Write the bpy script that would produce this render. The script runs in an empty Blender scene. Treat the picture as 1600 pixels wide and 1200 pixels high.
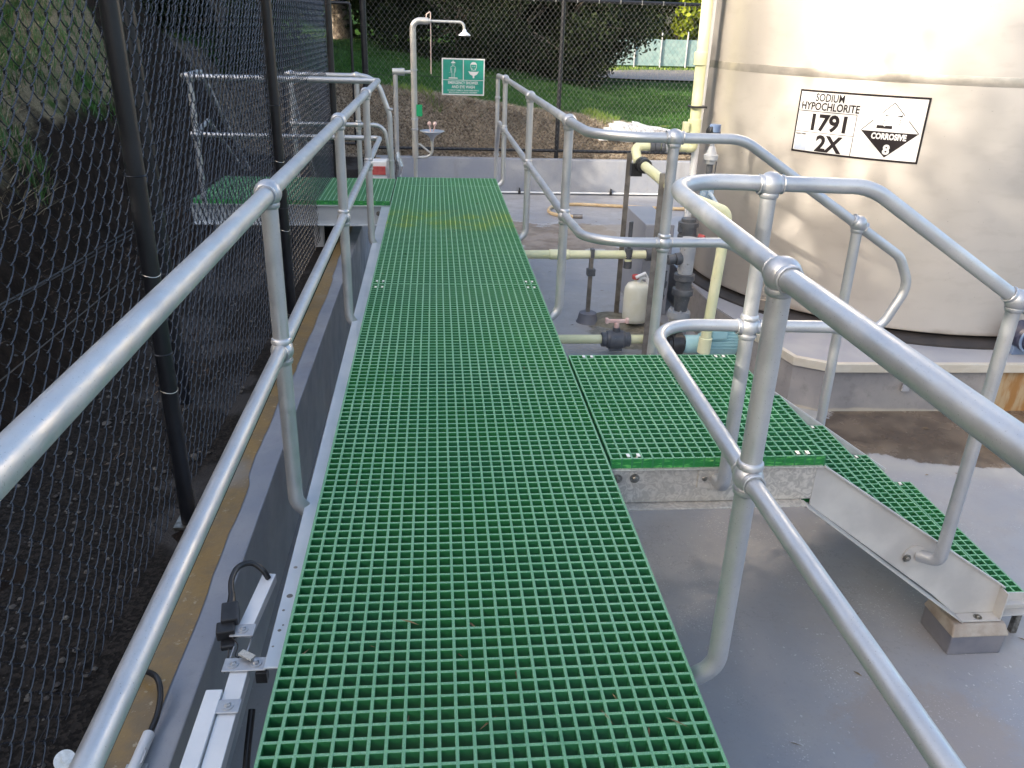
import bpy, math, random
from mathutils import Vector, Matrix
PI = math.pi
random.seed(7)
scene = bpy.context.scene
COL = scene.collection

# ---------------------------------------------------------------- camera
cam_d = bpy.data.cameras.new("camera")
cam = bpy.data.objects.new("camera", cam_d)
COL.objects.link(cam)
RM = Matrix(((0.9957, 0.0079, -0.0919), (-0.0872, 0.4050, -0.9102), (0.0301, 0.9143, 0.4040)))
zc = -RM.col[2].normalized()
CAM_M = RM.to_4x4()
FWD = RM @ Vector((0, 0, -1))
cam.rotation_mode = 'QUATERNION'
cam.rotation_quaternion = RM.to_quaternion()
cam.location = (0.3872, 0.0, 1.4244)
cam_d.sensor_width = 36.0
cam_d.lens = 1263.0 * 36 / 1600
cam_d.clip_start = 0.02
cam_d.clip_end = 900
scene.camera = cam

# ---------------------------------------------------------------- light
SUN_DIR = Vector((-0.80, -0.44, 0.41)).normalized()       # towards the sun
world = bpy.data.worlds.new("World")
scene.world = world
world.use_nodes = True
wn = world.node_tree
for n in list(wn.nodes): wn.nodes.remove(n)
sky = wn.nodes.new('ShaderNodeTexSky'); sky.sky_type = 'NISHITA'; sky.sun_disc = False
sky.sun_elevation = math.asin(SUN_DIR.z)
sky.sun_rotation = math.atan2(SUN_DIR.x, SUN_DIR.y)
sky.air_density = 1.0; sky.dust_density = 4.5; sky.ozone_density = 0.2
bg = wn.nodes.new('ShaderNodeBackground'); bg.inputs['Strength'].default_value = 0.15
wo = wn.nodes.new('ShaderNodeOutputWorld')
wn.links.new(sky.outputs[0], bg.inputs[0]); wn.links.new(bg.outputs[0], wo.inputs[0])
sun_d = bpy.data.lights.new("sun", 'SUN'); sun_d.energy = 2.3; sun_d.angle = math.radians(0.55)
sun_d.color = (1.0, 0.90, 0.76)
sun = bpy.data.objects.new("sun", sun_d); COL.objects.link(sun)
sun.rotation_euler = (-SUN_DIR).to_track_quat('-Z', 'Y').to_euler()
scene.view_settings.view_transform = 'Standard'
scene.view_settings.look = 'None'
scene.view_settings.exposure = 1.9
scene.view_settings.gamma = 1.0
scene.render.engine = 'CYCLES'
scene.cycles.max_bounces = 8

# ---------------------------------------------------------------- materials
class NT:
    def __init__(s, name):
        m = bpy.data.materials.new(name); m.use_nodes = True
        s.m = m; s.t = m.node_tree; s.b = s.t.nodes['Principled BSDF']; s._co = None
    def n(s, typ, **kw):
        nd = s.t.nodes.new(typ)
        for k, v in kw.items(): setattr(nd, k, v)
        return nd
    def l(s, a, b): s.t.links.new(a, b)
    @property
    def co(s):
        if s._co is None: s._co = s.n('ShaderNodeTexCoord').outputs['Object']
        return s._co
    def put(s, sock, v):
        if hasattr(v, 'links') or hasattr(v, 'is_linked'): s.l(v, sock)
        elif isinstance(v, (tuple, list)) and len(v) == 3 and sock.type == 'RGBA': sock.default_value = (*v, 1)
        else: sock.default_value = v
    def noise(s, scale, detail=4, rough=.55, vec=None, dist=0, stretch=None):
        v = vec or s.co
        if stretch:
            mp = s.n('ShaderNodeMapping'); mp.inputs['Scale'].default_value = stretch
            s.l(v, mp.inputs[0]); v = mp.outputs[0]
        nd = s.n('ShaderNodeTexNoise'); s.l(v, nd.inputs['Vector'])
        nd.inputs['Scale'].default_value = scale; nd.inputs['Detail'].default_value = detail
        nd.inputs['Roughness'].default_value = rough; nd.inputs['Distortion'].default_value = dist
        return nd.outputs['Fac']
    def voro(s, scale, feature='F1', out='Distance', rand=1.0):
        nd = s.n('ShaderNodeTexVoronoi', feature=feature); s.l(s.co, nd.inputs['Vector'])
        nd.inputs['Scale'].default_value = scale
        if 'Randomness' in nd.inputs: nd.inputs['Randomness'].default_value = rand
        return nd.outputs[out]
    def ss(s, v, a, b, lo=0., hi=1.):
        nd = s.n('ShaderNodeMapRange', interpolation_type='SMOOTHSTEP')
        s.put(nd.inputs['Value'], v)
        nd.inputs['From Min'].default_value = a; nd.inputs['From Max'].default_value = b
        nd.inputs['To Min'].default_value = lo; nd.inputs['To Max'].default_value = hi
        return nd.outputs['Result']
    def math(s, op, a, b=0.0):
        nd = s.n('ShaderNodeMath', operation=op); s.put(nd.inputs[0], a); s.put(nd.inputs[1], b)
        return nd.outputs[0]
    def mix(s, f, a, b):
        nd = s.n('ShaderNodeMix', data_type='RGBA')
        s.put(nd.inputs['Factor'], f); s.put(nd.inputs[6], a); s.put(nd.inputs[7], b)
        return nd.outputs[2]
    def sep(s):
        nd = s.n('ShaderNodeSeparateXYZ'); s.l(s.co, nd.inputs[0]); return nd.outputs
    def ell(s, c, r, wob, amt):
        """1 inside an ellipse with a ragged edge"""
        X, Y, Z = s.sep()
        a = s.math('DIVIDE', s.math('SUBTRACT', X, c[0]), r[0])
        b = s.math('DIVIDE', s.math('SUBTRACT', Y, c[1]), r[1])
        d = s.math('SQRT', s.math('ADD', s.math('MULTIPLY', a, a), s.math('MULTIPLY', b, b)))
        d = s.math('ADD', d, s.math('MULTIPLY', s.math('SUBTRACT', wob, .5), amt))
        return d
    def bump(s, h, strength, dist=.01):
        nd = s.n('ShaderNodeBump'); s.l(h, nd.inputs['Height'])
        nd.inputs['Strength'].default_value = strength; nd.inputs['Distance'].default_value = dist
        s.l(nd.outputs[0], s.b.inputs['Normal'])
    def done(s, col, rough=.5, metal=0., spec=None):
        s.put(s.b.inputs['Base Color'], col); s.put(s.b.inputs['Roughness'], rough)
        s.put(s.b.inputs['Metallic'], metal)
        if spec is not None: s.put(s.b.inputs['Specular IOR Level'], spec)
        return s.m

def plain(name, c1, c2=None, scale=8, rough=.5, metal=0., bump=0., bscale=80, spec=None, speck=None):
    k = NT(name)
    col = c1
    if c2 is not None:
        col = k.mix(k.ss(k.noise(scale, 5), .35, .65), c1, c2)
    if speck:
        col = k.mix(k.ss(k.noise(speck[1], 2), speck[2], speck[2] + .06), col, speck[0])
    if bump: k.bump(k.noise(bscale, 4), bump, .004)
    return k.done(col, rough, metal, spec)

def m_galv(name, c1, c2, rough=.36, metal=.75):
    k = NT(name)
    big = k.noise(6, 4); fine = k.noise(140, 3); sp = k.noise(330, 1)
    streak = k.noise(30, 3, stretch=(1, 1, .15))
    col = k.mix(k.ss(big, .3, .7), c1, c2)
    col = k.mix(k.ss(fine, .4, .75, 0, .12), col, (.36, .37, .39))
    col = k.mix(k.ss(sp, .71, .75, 0, .6), col, (.14, .14, .14))
    col = k.mix(k.ss(streak, .60, .75, 0, .22), col, (.50, .49, .46))
    col = k.mix(k.ss(k.noise(11, 6, .75), .66, .72, 0, .28), col, (.30, .28, .25))
    k.bump(k.noise(260, 3), .05, .002)
    r = k.ss(k.noise(20, 4), .3, .7, rough - .06, rough + .12)
    return k.done(col, r, metal)

GALV = m_galv("galvanised_steel", (.44, .46, .49), (.53, .54, .55), .41, .66)
GALVW = m_galv("weathered_galvanised_steel", (.42, .43, .42), (.54, .53, .50), .42, .55)
WELD = m_galv("weld_metal", (.42, .44, .47), (.52, .53, .55), .40, .65)
def m_alu():
    k = NT("brushed_aluminium")
    st = k.noise(20, 6, .6, stretch=(1, 1, 6)); arc = k.noise(9, 2)
    n2 = k.noise(34, 3, dist=1.6)
    col = k.mix(k.ss(n2, .4, .62), (.42, .40, .37), (.62, .59, .54))
    col = k.mix(k.ss(k.noise(3, 4), .45, .7, 0, .5), col, (.36, .33, .29))
    k.bump(n2, .25, .003)
    return k.done(col, k.ss(st, .3, .7, .36, .52), .45)
ALU = m_alu()
FRAMEGREY = plain("grey_coated_steel", (.40, .39, .38), (.50, .49, .47), 4, .5, .15, .1, 60)
STRIP = plain("pale_blue_steel", (.52, .56, .60), (.60, .63, .66), 5, .38, .5)
BRONZE = plain("aged_steel_bar", (.30, .27, .24), (.20, .18, .16), 12, .4, .7)
BOLT = plain("bolt_steel", (.32, .31, .28), (.16, .15, .13), 60, .35, .9)
CLIP = plain("bright_clip_steel", (.86, .85, .80), (.70, .69, .64), 90, .35, .3)
# gritty green grating: a pale gritted top and smooth green sides
def m_grit():
    k = NT("gritty_green_grating_top")
    g = k.noise(900, 2, .7); v = k.noise(420, 2); big = k.noise(1.3, 4); mid = k.noise(9, 4)
    col = k.mix(k.ss(big, .35, .65), (.100, .30, .145), (.140, .34, .185))
    col = k.mix(k.ss(mid, .45, .7, 0, .35), col, (.10, .28, .13))
    col = k.mix(k.ss(g, .52, .62, 0, .75), col, (.42, .62, .50))
    col = k.mix(k.ss(v, .60, .68, 0, .7), col, (.04, .15, .08))
    X, Y, Z = k.sep()
    moss = k.math('MULTIPLY', k.ss(k.math('ADD', Y, k.math('MULTIPLY', k.noise(3, 4), .5)), 6.3, 6.5), k.ss(Y, 6.6, 6.9, 1, 0))
    col = k.mix(k.math('MULTIPLY', moss, k.ss(k.noise(5, 4), .4, .6, .1, .8)), col, (.30, .40, .06))
    col = k.mix(k.ss(k.noise(2.4, 6, .7), .56, .68, 0, .45), col, (.05, .20, .10))
    k.bump(g, .9, .0012)
    return k.done(col, .7)
def m_gside():
    k = NT("green_grating_side")
    st = k.noise(60, 4, .6, stretch=(1, 1, 9)); big = k.noise(1.7, 3)
    col = k.mix(k.ss(big, .35, .65), (.024, .180, .050), (.024, .155, .064))
    col = k.mix(k.ss(st, .5, .75, 0, .5), col, (.04, .24, .09))
    return k.done(col, .45)
GTOP = m_grit(); GSIDE = m_gside()
def m_gedge():
    k = NT("worn_green_edge")
    st = k.noise(22, 5, .65, stretch=(1, 1, 5))
    col = k.mix(k.ss(st, .48, .66), (.010, .17, .035), (.10, .42, .10))
    col = k.mix(k.ss(st, .66, .74, 0, .8), col, (.45, .62, .20))
    col = k.mix(k.ss(k.noise(60, 3), .6, .72, 0, .6), col, (.01, .08, .02))
    return k.done(col, .38)
GEDGE = m_gedge()

def m_floor():
    k = NT("painted_bund_floor")
    X_, Y_, Z_ = k.sep()
    big = k.noise(.9, 5, .6); mid = k.noise(5, 6, .6); fine = k.noise(45, 5, .7); warp = k.noise(1.6, 6, .65)
    warp2 = k.noise(2.6, 7, .7)
    col = k.mix(k.ss(big, .35, .65), (.27, .275, .300), (.35, .345, .348))
    col = k.mix(k.ss(mid, .45, .7, 0, .55), col, (.335, .315, .295))
    col = k.mix(k.ss(fine, .55, .75, 0, .30), col, (.16, .16, .18))
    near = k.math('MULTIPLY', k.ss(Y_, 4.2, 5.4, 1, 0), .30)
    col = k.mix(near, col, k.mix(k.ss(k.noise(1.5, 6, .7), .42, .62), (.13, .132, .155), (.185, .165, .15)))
    spk = k.noise(60, 2, .5)
    col = k.mix(k.math('MULTIPLY', k.ss(spk, .69, .72, 0, .75), k.ss(k.noise(2.2, 4), .42, .6)), col, (.50, .50, .50))
    col = k.mix(k.math('MULTIPLY', k.ss(k.noise(130, 2, .5), .64, .68), k.ss(k.noise(3.1, 3), .5, .62, 0, .7)), col, (.50, .50, .50))
    col = k.mix(k.ss(k.noise(16, 8, .8), .645, .69, 0, .5), col, (.42, .42, .43))
    # brown wet sediment by the tank plinth and the far puddle stains
    rough = k.ss(mid, .35, .7, .30, .52)
    d1 = k.ell((3.9, 4.45), (1.15, .50), warp2, .55)
    rim = k.math('SUBTRACT', k.ss(d1, .80, .92, 1, 0), k.ss(d1, .96, 1.06, 1, 0))
    m1 = k.ss(d1, .93, .97, 1, 0)
    edge1 = k.math('MULTIPLY', k.ss(d1, .90, 1.05, 0, 1), k.ss(d1, 1.05, 1.35, 1, 0))
    col = k.mix(k.math('MULTIPLY', edge1, .75), col, (.33, .32, .30))
    col = k.mix(m1, col, k.mix(k.ss(k.noise(4, 5), .4, .6), (.075, .055, .040), (.13, .098, .070)))
    d2 = k.ell((1.75, 9.75), (1.0, .75), warp2, 1.7)
    m2 = k.ss(d2, .93, .98, 1, 0)
    edge2 = k.math('MULTIPLY', k.ss(d2, .93, 1.0, 0, 1), k.ss(d2, 1.0, 1.12, 1, 0))
    col = k.mix(k.math('MULTIPLY', edge2, .8), col, (.45, .45, .46))
    col = k.mix(k.math('MULTIPLY', m2, .9), col, k.mix(k.ss(k.noise(6, 5), .4, .6), (.20, .155, .115), (.30, .245, .20)))
    d3 = k.ell((2.9, 10.0), (.8, .5), warp, 1.9)
    col = k.mix(k.ss(d3, .9, 1.0, .7, 0), col, (.33, .27, .20))
    d4 = k.ell((2.05, 6.35), (.42, .42), warp2, .8)
    col = k.mix(k.ss(d4, .9, 1.0, .85, 0), col, k.mix(k.ss(k.noise(30, 4), .4, .6), (.10, .085, .05), (.20, .18, .13)))
    d5 = k.ell((2.2, 2.05), (.35, .30), k.noise(7, 8, .8), 1.6)
    col = k.mix(k.ss(d5, .7, 1.1, .45, 0), col, (.26, .205, .165))
    cn = k.noise(1.1, 9, .72)
    crw = k.math('MULTIPLY', k.ss(k.math('ABSOLUTE', k.math('SUBTRACT', cn, .5)), 0, .0022, 1, 0), k.ss(k.noise(.9, 3), .56, .62))
    col = k.mix(k.math('MULTIPLY', crw, .6), col, (.06, .06, .065))
    k.bump(k.math('ADD', k.noise(14, 5), k.math('MULTIPLY', k.noise(120, 4), .25)), .12, .01)
    r2 = k.math('SUBTRACT', rough, k.math('MULTIPLY', m1, .16))
    return k.done(col, r2)
FLOOR = m_floor()

def m_wall(name, top=True):
    k = NT(name)
    X, Y, Z = k.sep()
    col = k.mix(k.ss(k.noise(2.2, 5), .35, .65), (.235, .255, .300), (.30, .31, .335))
    col = k.mix(k.ss(k.noise(18, 6, .7), .5, .75, 0, .4), col, (.20, .205, .22))
    col = k.mix(k.ss(k.noise(6, 5, .6, stretch=(1, 1, .12)), .55, .75, 0, .4), col, (.19, .18, .17))
    col = k.mix(k.ss(k.noise(160, 2), .68, .74, 0, .6), col, (.07, .07, .07))
    k.bump(k.noise(30, 5), .15, .006)
    return k.done(col, k.ss(k.noise(5, 4), .3, .7, .30, .55))
WALL = m_wall("painted_bund_wall")
def m_mustard():
    k = NT("mustard_sealant_strip")
    n = k.noise(7, 6, .7); n2 = k.noise(35, 4, .7)
    col = k.mix(k.ss(n, .38, .62), (.27, .175, .065), (.20, .14, .07))
    col = k.mix(k.ss(n2, .60, .70, 0, .8), col, (.42, .36, .25))
    col = k.mix(k.ss(k.noise(1.2, 4), .55, .66, 0, .8), col, (.24, .225, .20))
    k.bump(n2, .4, .006)
    return k.done(col, .32)
MUST = m_mustard()
def m_plinth():
    k = NT("plinth_side_paint")
    X, Y, Z = k.sep()
    col = k.mix(k.ss(k.noise(3, 5), .35, .65), (.20, .195, .205), (.26, .25, .25))
    col = k.mix(k.ss(k.noise(14, 6, .7), .5, .72, 0, .5), col, (.12, .115, .12))
    low = k.math('ADD', Z, k.math('MULTIPLY', k.noise(3.5, 5), .05))
    col = k.mix(k.ss(low, -.885, -.870, .9, 0), col, (.36, .33, .28))
    rust = k.math('ADD', X, k.math('MULTIPLY', k.noise(9, 5, stretch=(1, 1, .2)), .16))
    rc = k.mix(k.ss(k.noise(12, 5, stretch=(1, 1, .25)), .45, .6), (.26, .135, .045), (.34, .26, .16))
    col = k.mix(k.math('MULTIPLY', k.ss(rust, 4.245, 4.26), k.ss(Z, -.630, -.628, 1, 0)), col, rc)
    k.bump(k.noise(30, 5), .15, .006)
    return k.done(col, .45)
PLSIDE = m_plinth()
PLTOP = plain("plinth_top_paint", (.24, .255, .30), (.29, .30, .33), 3, .4, 0, .1, 30)
CAP = plain("pale_cap_angle", (.50, .48, .43), (.46, .43, .37), 9, .45, .2)
def m_tank():
    k = NT("tank_satin_metal")
    X, Y, Z = k.sep()
    col = k.mix(k.ss(k.noise(1.2, 4), .35, .65), (.55, .515, .475), (.60, .56, .52))
    col = k.mix(k.ss(k.noise(5, 5, .6, stretch=(1, 1, 3)), .5, .7, 0, .25), col, (.45, .415, .375))
    low = k.math('ADD', Z, k.math('MULTIPLY', k.noise(4, 4), .12))
    col = k.mix(k.ss(low, -.44, -.38, .6, 0), col, (.30, .23, .17))
    col = k.mix(k.ss(k.noise(60, 2), .74, .77, 0, .6), col, (.25, .22, .2))
    k.bump(k.noise(2.2, 3, stretch=(1, 1, .6)), .10, .03)
    return k.done(col, k.ss(k.noise(3, 4), .3, .7, .43, .50), .80)
TANK = m_tank()
TBAND = plain("tank_weld_band", (.56, .52, .47), (.46, .43, .39), 9, .33, .8, .3, 40)
RUBBER = plain("black_rubber", (.018, .017, .018), (.03, .026, .025), 6, .55)
BLACKP = plain("black_plastic", (.012, .012, .013), (.025, .025, .027), 20, .35)
FENCEM = plain("black_fence_coating", (.006, .007, .010), (.010, .011, .015), 12, .38, 0, .1, 90, speck=((.10, .10, .11), 300, .76))
WIREM = plain("black_coated_wire", (.014, .015, .020), (.028, .030, .038), 30, .22, spec=.8)
WIREG = plain("bare_wire", (.40, .40, .38), None, 1, .35, .8)
PALEP = plain("pale_yellow_pvc", (.58, .60, .36), (.66, .66, .44), 5, .33, speck=((.38, .38, .22), 60, .72))
GREYPVC = plain("dark_grey_pvc", (.060, .066, .078), (.095, .10, .11), 14, .36, speck=((.3, .3, .3), 90, .70))
MIDPVC = plain("mid_grey_pvc", (.26, .28, .31), (.40, .41, .42), 7, .4, speck=((.10, .10, .11), 40, .68))
PINK = plain("faded_pink_handle", (.62, .40, .36), (.70, .52, .47), 20, .5)
RED = plain("red_plastic", (.36, .045, .05), (.44, .09, .08), 20, .5)
ORANGE = plain("rusty_orange", (.42, .13, .04), (.25, .07, .03), 30, .6)
PUMPB = plain("pale_teal_paint", (.28, .48, .52), (.33, .54, .56), 8, .38, speck=((.10, .18, .2), 60, .74))
WHITEP = plain("white_plastic", (.66, .68, .70), (.74, .75, .76), 6, .35)
JUGM = plain("milky_plastic", (.66, .67, .60), (.60, .60, .50), 9, .3)
WHITES = plain("white_sheet", (.80, .79, .77), (.70, .69, .67), 5, .7)
BLUEC = plain("blue_grey_paint", (.10, .15, .26), (.16, .22, .32), 8, .4)
TAN = plain("tan_rubber_hose", (.50, .36, .20), (.58, .45, .28), 9, .45)
SIGNG = plain("green_sign_face", (.012, .21, .155), (.018, .25, .19), 9, .4)
SIGNW = plain("white_sign_paint", (.56, .56, .56), None, 1, .6)
SIGNT = SIGNW
SIGNB = plain("black_sign_paint", (.018, .015, .016), None, 1, .8, spec=.15)
SIGNGREY = plain("faded_sign_patch", (.30, .35, .46), (.36, .41, .50), 9, .6)
GREENTAG = plain("green_tag", (.01, .30, .12), None, 1, .4)
CONC = plain("stained_concrete", (.34, .31, .27), (.24, .20, .165), 10, .75, 0, .5, 60)
BLOCKM = plain("painted_block", (.125, .13, .16), (.17, .17, .19), 6, .5, 0, .2, 40)
CHROME = plain("chromed_brass", (.70, .66, .60), None, 1, .2, .9)

def m_soil():
    k = NT("embankment_soil_and_grass")
    X, Y, Z = k.sep()
    n = k.noise(6, 8, .7); f = k.noise(60, 5, .8); st = k.noise(26, 5, .8)
    soil = k.mix(k.ss(n, .35, .65), (.015, .011, .009), (.034, .025, .019))
    soil = k.mix(k.ss(f, .55, .75, 0, .6), soil, (.085, .068, .052))
    mulch = k.mix(k.ss(st, .40, .62), (.075, .058, .042), (.44, .37, .285))
    grass = k.mix(k.ss(k.noise(3, 6, .7), .35, .65), (.018, .060, .010), (.038, .090, .014))
    straw = k.mix(k.ss(f, .4, .6), (.16, .13, .085), (.28, .235, .15))
    # straw patches among the grass, grass only up the slope
    wob = k.math('MULTIPLY', k.math('SUBTRACT', k.noise(2.2, 6, .7), .5), .9)
    hleft = k.math('ADD', Z, wob)
    side = k.ss(Y, 12.6, 12.9)                           # 0 = left hill, 1 = back lawn
    yf = k.math('SUBTRACT', k.ss(Y, 9.4, 10.6, -.35, 2.4), k.ss(Y, 11.8, 12.8, 0, 1.6))
    hleft = k.math('SUBTRACT', hleft, yf)
    left = k.mix(k.ss(hleft, .75, 1.0), soil, k.mix(k.ss(k.noise(1.4, 6, .7), .46, .60), straw, grass))
    yb = k.math('ADD', Y, k.math('MULTIPLY', k.math('SUBTRACT', k.noise(1.5, 5, .7), .5), 1.4))
    back = k.mix(k.ss(yb, 13.9, 14.2), mulch, grass)
    patch = k.math('MULTIPLY', k.ss(k.noise(2.6, 5, .7), .60, .66), k.ss(Y, 13.5, 13.6))
    back = k.mix(patch, back, (.16, .19, .05))
    col = k.mix(side, left, back)
    k.bump(k.math('ADD', k.noise(12, 6, .7), k.math('MULTIPLY', f, .5)), .8, .05)
    return k.done(col, 1.0, 0, .08)
SOIL = m_soil()
def m_gravel():
    k = NT("dark_gravel_path")
    v = k.voro(85, 'F1', 'Color'); s = k.n('ShaderNodeSeparateColor'); k.l(v, s.inputs[0])
    col = k.mix(k.ss(s.outputs[0], .2, .9), (.011, .010, .009), (.028, .024, .021))
    col = k.mix(k.ss(k.noise(1.3, 5), .54, .60), col, (.044, .041, .039))
    col = k.mix(k.ss(k.noise(80, 2), .70, .75, 0, .5), col, (.13, .12, .105))
    k.bump(k.math('ADD', k.voro(85), k.noise(9, 4)), .45, .010)
    return k.done(col, 1.0, 0, .08)
GRAVEL = m_gravel()
ROAD = plain("road_surface", (.28, .24, .21), (.34, .30, .26), 2, .9, 0, .2, 30)
GRASSB = [plain("grass_blade_green", (.022, .080, .010), (.045, .125, .016), 3, .6),
          plain("dry_grass_straw", (.20, .155, .095), (.30, .24, .15), 3, .7),
          plain("twig_brown", (.09, .055, .035), (.20, .13, .08), 3, .8),
          plain("sunlit_grass_blade", (.10, .19, .02), (.20, .26, .04), 3, .6),  # brighter copy of the grass green, sunlight put into the colour
          plain("pale_mulch_twig", (.36, .30, .22), (.56, .48, .37), 3, .7)]
def m_leaf(name, c1, c2, c3):
    k = NT(name)
    oi = k.n('ShaderNodeTexCoord')
    col = k.mix(k.ss(k.noise(.8, 3), .35, .65), c1, c2)
    col = k.mix(k.ss(k.noise(14, 2), .5, .7), col, c3)
    k.done(col, .75, 0, .25)
    tr = k.n('ShaderNodeBsdfTranslucent'); k.l(col, tr.inputs[0])
    ms = k.n('ShaderNodeMixShader'); ms.inputs[0].default_value = .3
    out = k.t.nodes['Material Output']
    k.l(k.b.outputs[0], ms.inputs[1]); k.l(tr.outputs[0], ms.inputs[2]); k.l(ms.outputs[0], out.inputs[0])
    return k.m
LEAFD = m_leaf("dark_needles", (.012, .022, .008), (.022, .038, .012), (.045, .055, .018))
LEAFG = m_leaf("olive_leaves", (.045, .075, .018), (.075, .12, .025), (.10, .14, .03))
LEAFY = m_leaf("yellow_green_leaves", (.20, .26, .02), (.32, .36, .03), (.13, .20, .02))
BARK = plain("tree_bark", (.11, .085, .065), (.24, .20, .16), 14, .9, 0, .9, 40)
TEAL = plain("teal_fence_cloth", (.20, .31, .31), (.28, .38, .37), 4, .8)

# ---------------------------------------------------------------- mesh builder
def fillet(pts, rad, n=8):
    pts = [Vector(p) for p in pts]
    if not isinstance(rad, (list, tuple)): rad = [rad] * len(pts)
    out = [pts[0]]
    for i in range(1, len(pts) - 1):
        a, b, c = pts[i - 1], pts[i], pts[i + 1]
        u = (a - b).normalized(); v = (c - b).normalized()
        cosang = max(-1, min(1, u.dot(v))); ang = math.acos(cosang)
        if abs(ang - PI) < .02 or rad[i] <= 0: out.append(b); continue
        t = rad[i] / math.tan(ang / 2)
        t = min(t, (a - b).length * .48, (c - b).length * .48)
        r = t * math.tan(ang / 2)
        cen = b + (u + v).normalized() * (r / math.sin(ang / 2))
        p0 = b + u * t; p1 = b + v * t
        e0 = (p0 - cen); e1 = (p1 - cen); tot = e0.angle(e1)
        for k in range(n + 1):
            s = k / n
            w = (e0 * math.sin((1 - s) * tot) + e1 * math.sin(s * tot)) / math.sin(tot)
            out.append(cen + w)
    out.append(pts[-1])
    return out

class MB:
    def __init__(s): s.v = []; s.f = []; s.mi = []
    def add(s, vs, fs, mi=0):
        o = len(s.v); s.v.extend([tuple(p) for p in vs])
        for f in fs: s.f.append(tuple(i + o for i in f)); s.mi.append(mi)
        return s
    def box(s, a, b, mi=0, top=None):
        x0, y0, z0 = a; x1, y1, z1 = b
        vs = [(x0, y0, z0), (x1, y0, z0), (x1, y1, z0), (x0, y1, z0), (x0, y0, z1), (x1, y0, z1), (x1, y1, z1), (x0, y1, z1)]
        o = len(s.v); s.v.extend(vs)
        for i, f in enumerate([(0, 3, 2, 1), (4, 5, 6, 7), (0, 1, 5, 4), (1, 2, 6, 5), (2, 3, 7, 6), (3, 0, 4, 7)]):
            s.f.append(tuple(k + o for k in f)); s.mi.append(top if (top is not None and i == 1) else mi)
        return s
    def obox(s, c, ax, ay, az, mi=0):
        c = Vector(c); ax, ay, az = Vector(ax), Vector(ay), Vector(az)
        vs = [c + i * ax + j * ay + k * az for k in (-1, 1) for (i, j) in ((-1, -1), (1, -1), (1, 1), (-1, 1))]
        return s.add(vs, [(0, 3, 2, 1), (4, 5, 6, 7), (0, 1, 5, 4), (1, 2, 6, 5), (2, 3, 7, 6), (3, 0, 4, 7)], mi)
    def tube(s, pts, r, seg=14, mi=0, caps=True):
        pts = [Vector(p) for p in pts]; n = len(pts)
        rs = r if isinstance(r, (list, tuple)) else [r] * n
        T = []
        for i in range(n):
            a = pts[max(0, i - 1)]; b = pts[min(n - 1, i + 1)]
            T.append((b - a).normalized())
        up = Vector((0, 0, 1)) if abs(T[0].z) < .9 else Vector((1, 0, 0))
        N = T[0].cross(up).normalized()
        vs = []
        for i in range(n):
            N = (N - T[i] * N.dot(T[i])).normalized(); B = T[i].cross(N)
            for k in range(seg):
                a = 2 * PI * k / seg
                vs.append(pts[i] + (N * math.cos(a) + B * math.sin(a)) * rs[i])
        fs = []
        for i in range(n - 1):
            for k in range(seg):
                k2 = (k + 1) % seg
                fs.append((i * seg + k, i * seg + k2, (i + 1) * seg + k2, (i + 1) * seg + k))
        if caps:
            fs.append(tuple(range(seg - 1, -1, -1))); fs.append(tuple((n - 1) * seg + k for k in range(seg)))
        return s.add(vs, fs, mi)
    def cyl(s, a, b, r, seg=20, mi=0): return s.tube([a, b], r, seg, mi)
    def lathe(s, c, prof, axis=(0, 0, 1), seg=24, mi=0):
        """prof: (r, h) pairs along axis"""
        c = Vector(c); A = Vector(axis).normalized()
        up = Vector((1, 0, 0)) if abs(A.x) < .9 else Vector((0, 1, 0))
        U = A.cross(up).normalized(); W = A.cross(U)
        vs = []
        for (r, h) in prof:
            for k in range(seg):
                a = 2 * PI * k / seg
                vs.append(c + A * h + (U * math.cos(a) + W * math.sin(a)) * r)
        fs = []
        for i in range(len(prof) - 1):
            for k in range(seg):
                k2 = (k + 1) % seg
                fs.append((i * seg + k, i * seg + k2, (i + 1) * seg + k2, (i + 1) * seg + k))
        fs.append(tuple(range(seg - 1, -1, -1))); fs.append(tuple((len(prof) - 1) * seg + k for k in range(seg)))
        return s.add(vs, fs, mi)
    def ball(s, c, r, seg=20, rings=12, squash=1.0, mi=0):
        prof = [(max(1e-4, r * math.sin(PI * i / rings)), -r * squash * math.cos(PI * i / rings)) for i in range(rings + 1)]
        return s.lathe(c, prof, (0, 0, 1), seg, mi)
    def prism(s, poly, ext, mi=0):
        """poly: list of 3D points (planar); ext: extrusion vector"""
        n = len(poly); e = Vector(ext)
        vs = [Vector(p) for p in poly] + [Vector(p) + e for p in poly]
        fs = [tuple(range(n - 1, -1, -1)), tuple(range(n, 2 * n))]
        fs += [(i, (i + 1) % n, n + (i + 1) % n, n + i) for i in range(n)]
        return s.add(vs, fs, mi)
    def build(s, name, mats, parent=None, smooth=35, bevel=0):
        me = bpy.data.meshes.new(name)
        me.from_pydata(s.v, [], s.f)
        if not isinstance(mats, (list, tuple)): mats = [mats]
        for m in mats: me.materials.append(m)
        if len(mats) > 1: me.polygons.foreach_set('material_index', s.mi)
        me.update()
        if smooth:
            me.polygons.foreach_set('use_smooth', [True] * len(me.polygons))
            me.set_sharp_from_angle(angle=math.radians(smooth))
        o = bpy.data.objects.new(name, me); COL.objects.link(o)
        if parent is not None:
            o.parent = parent
            b = parent
            off = Vector((0, 0, 0))
            while b is not None: off += b.location; b = b.parent
            o.location = -off
        if bevel:
            md = o.modifiers.new('bevel', 'BEVEL'); md.width = bevel; md.segments = 2; md.limit_method = 'ANGLE'
        return o

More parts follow.
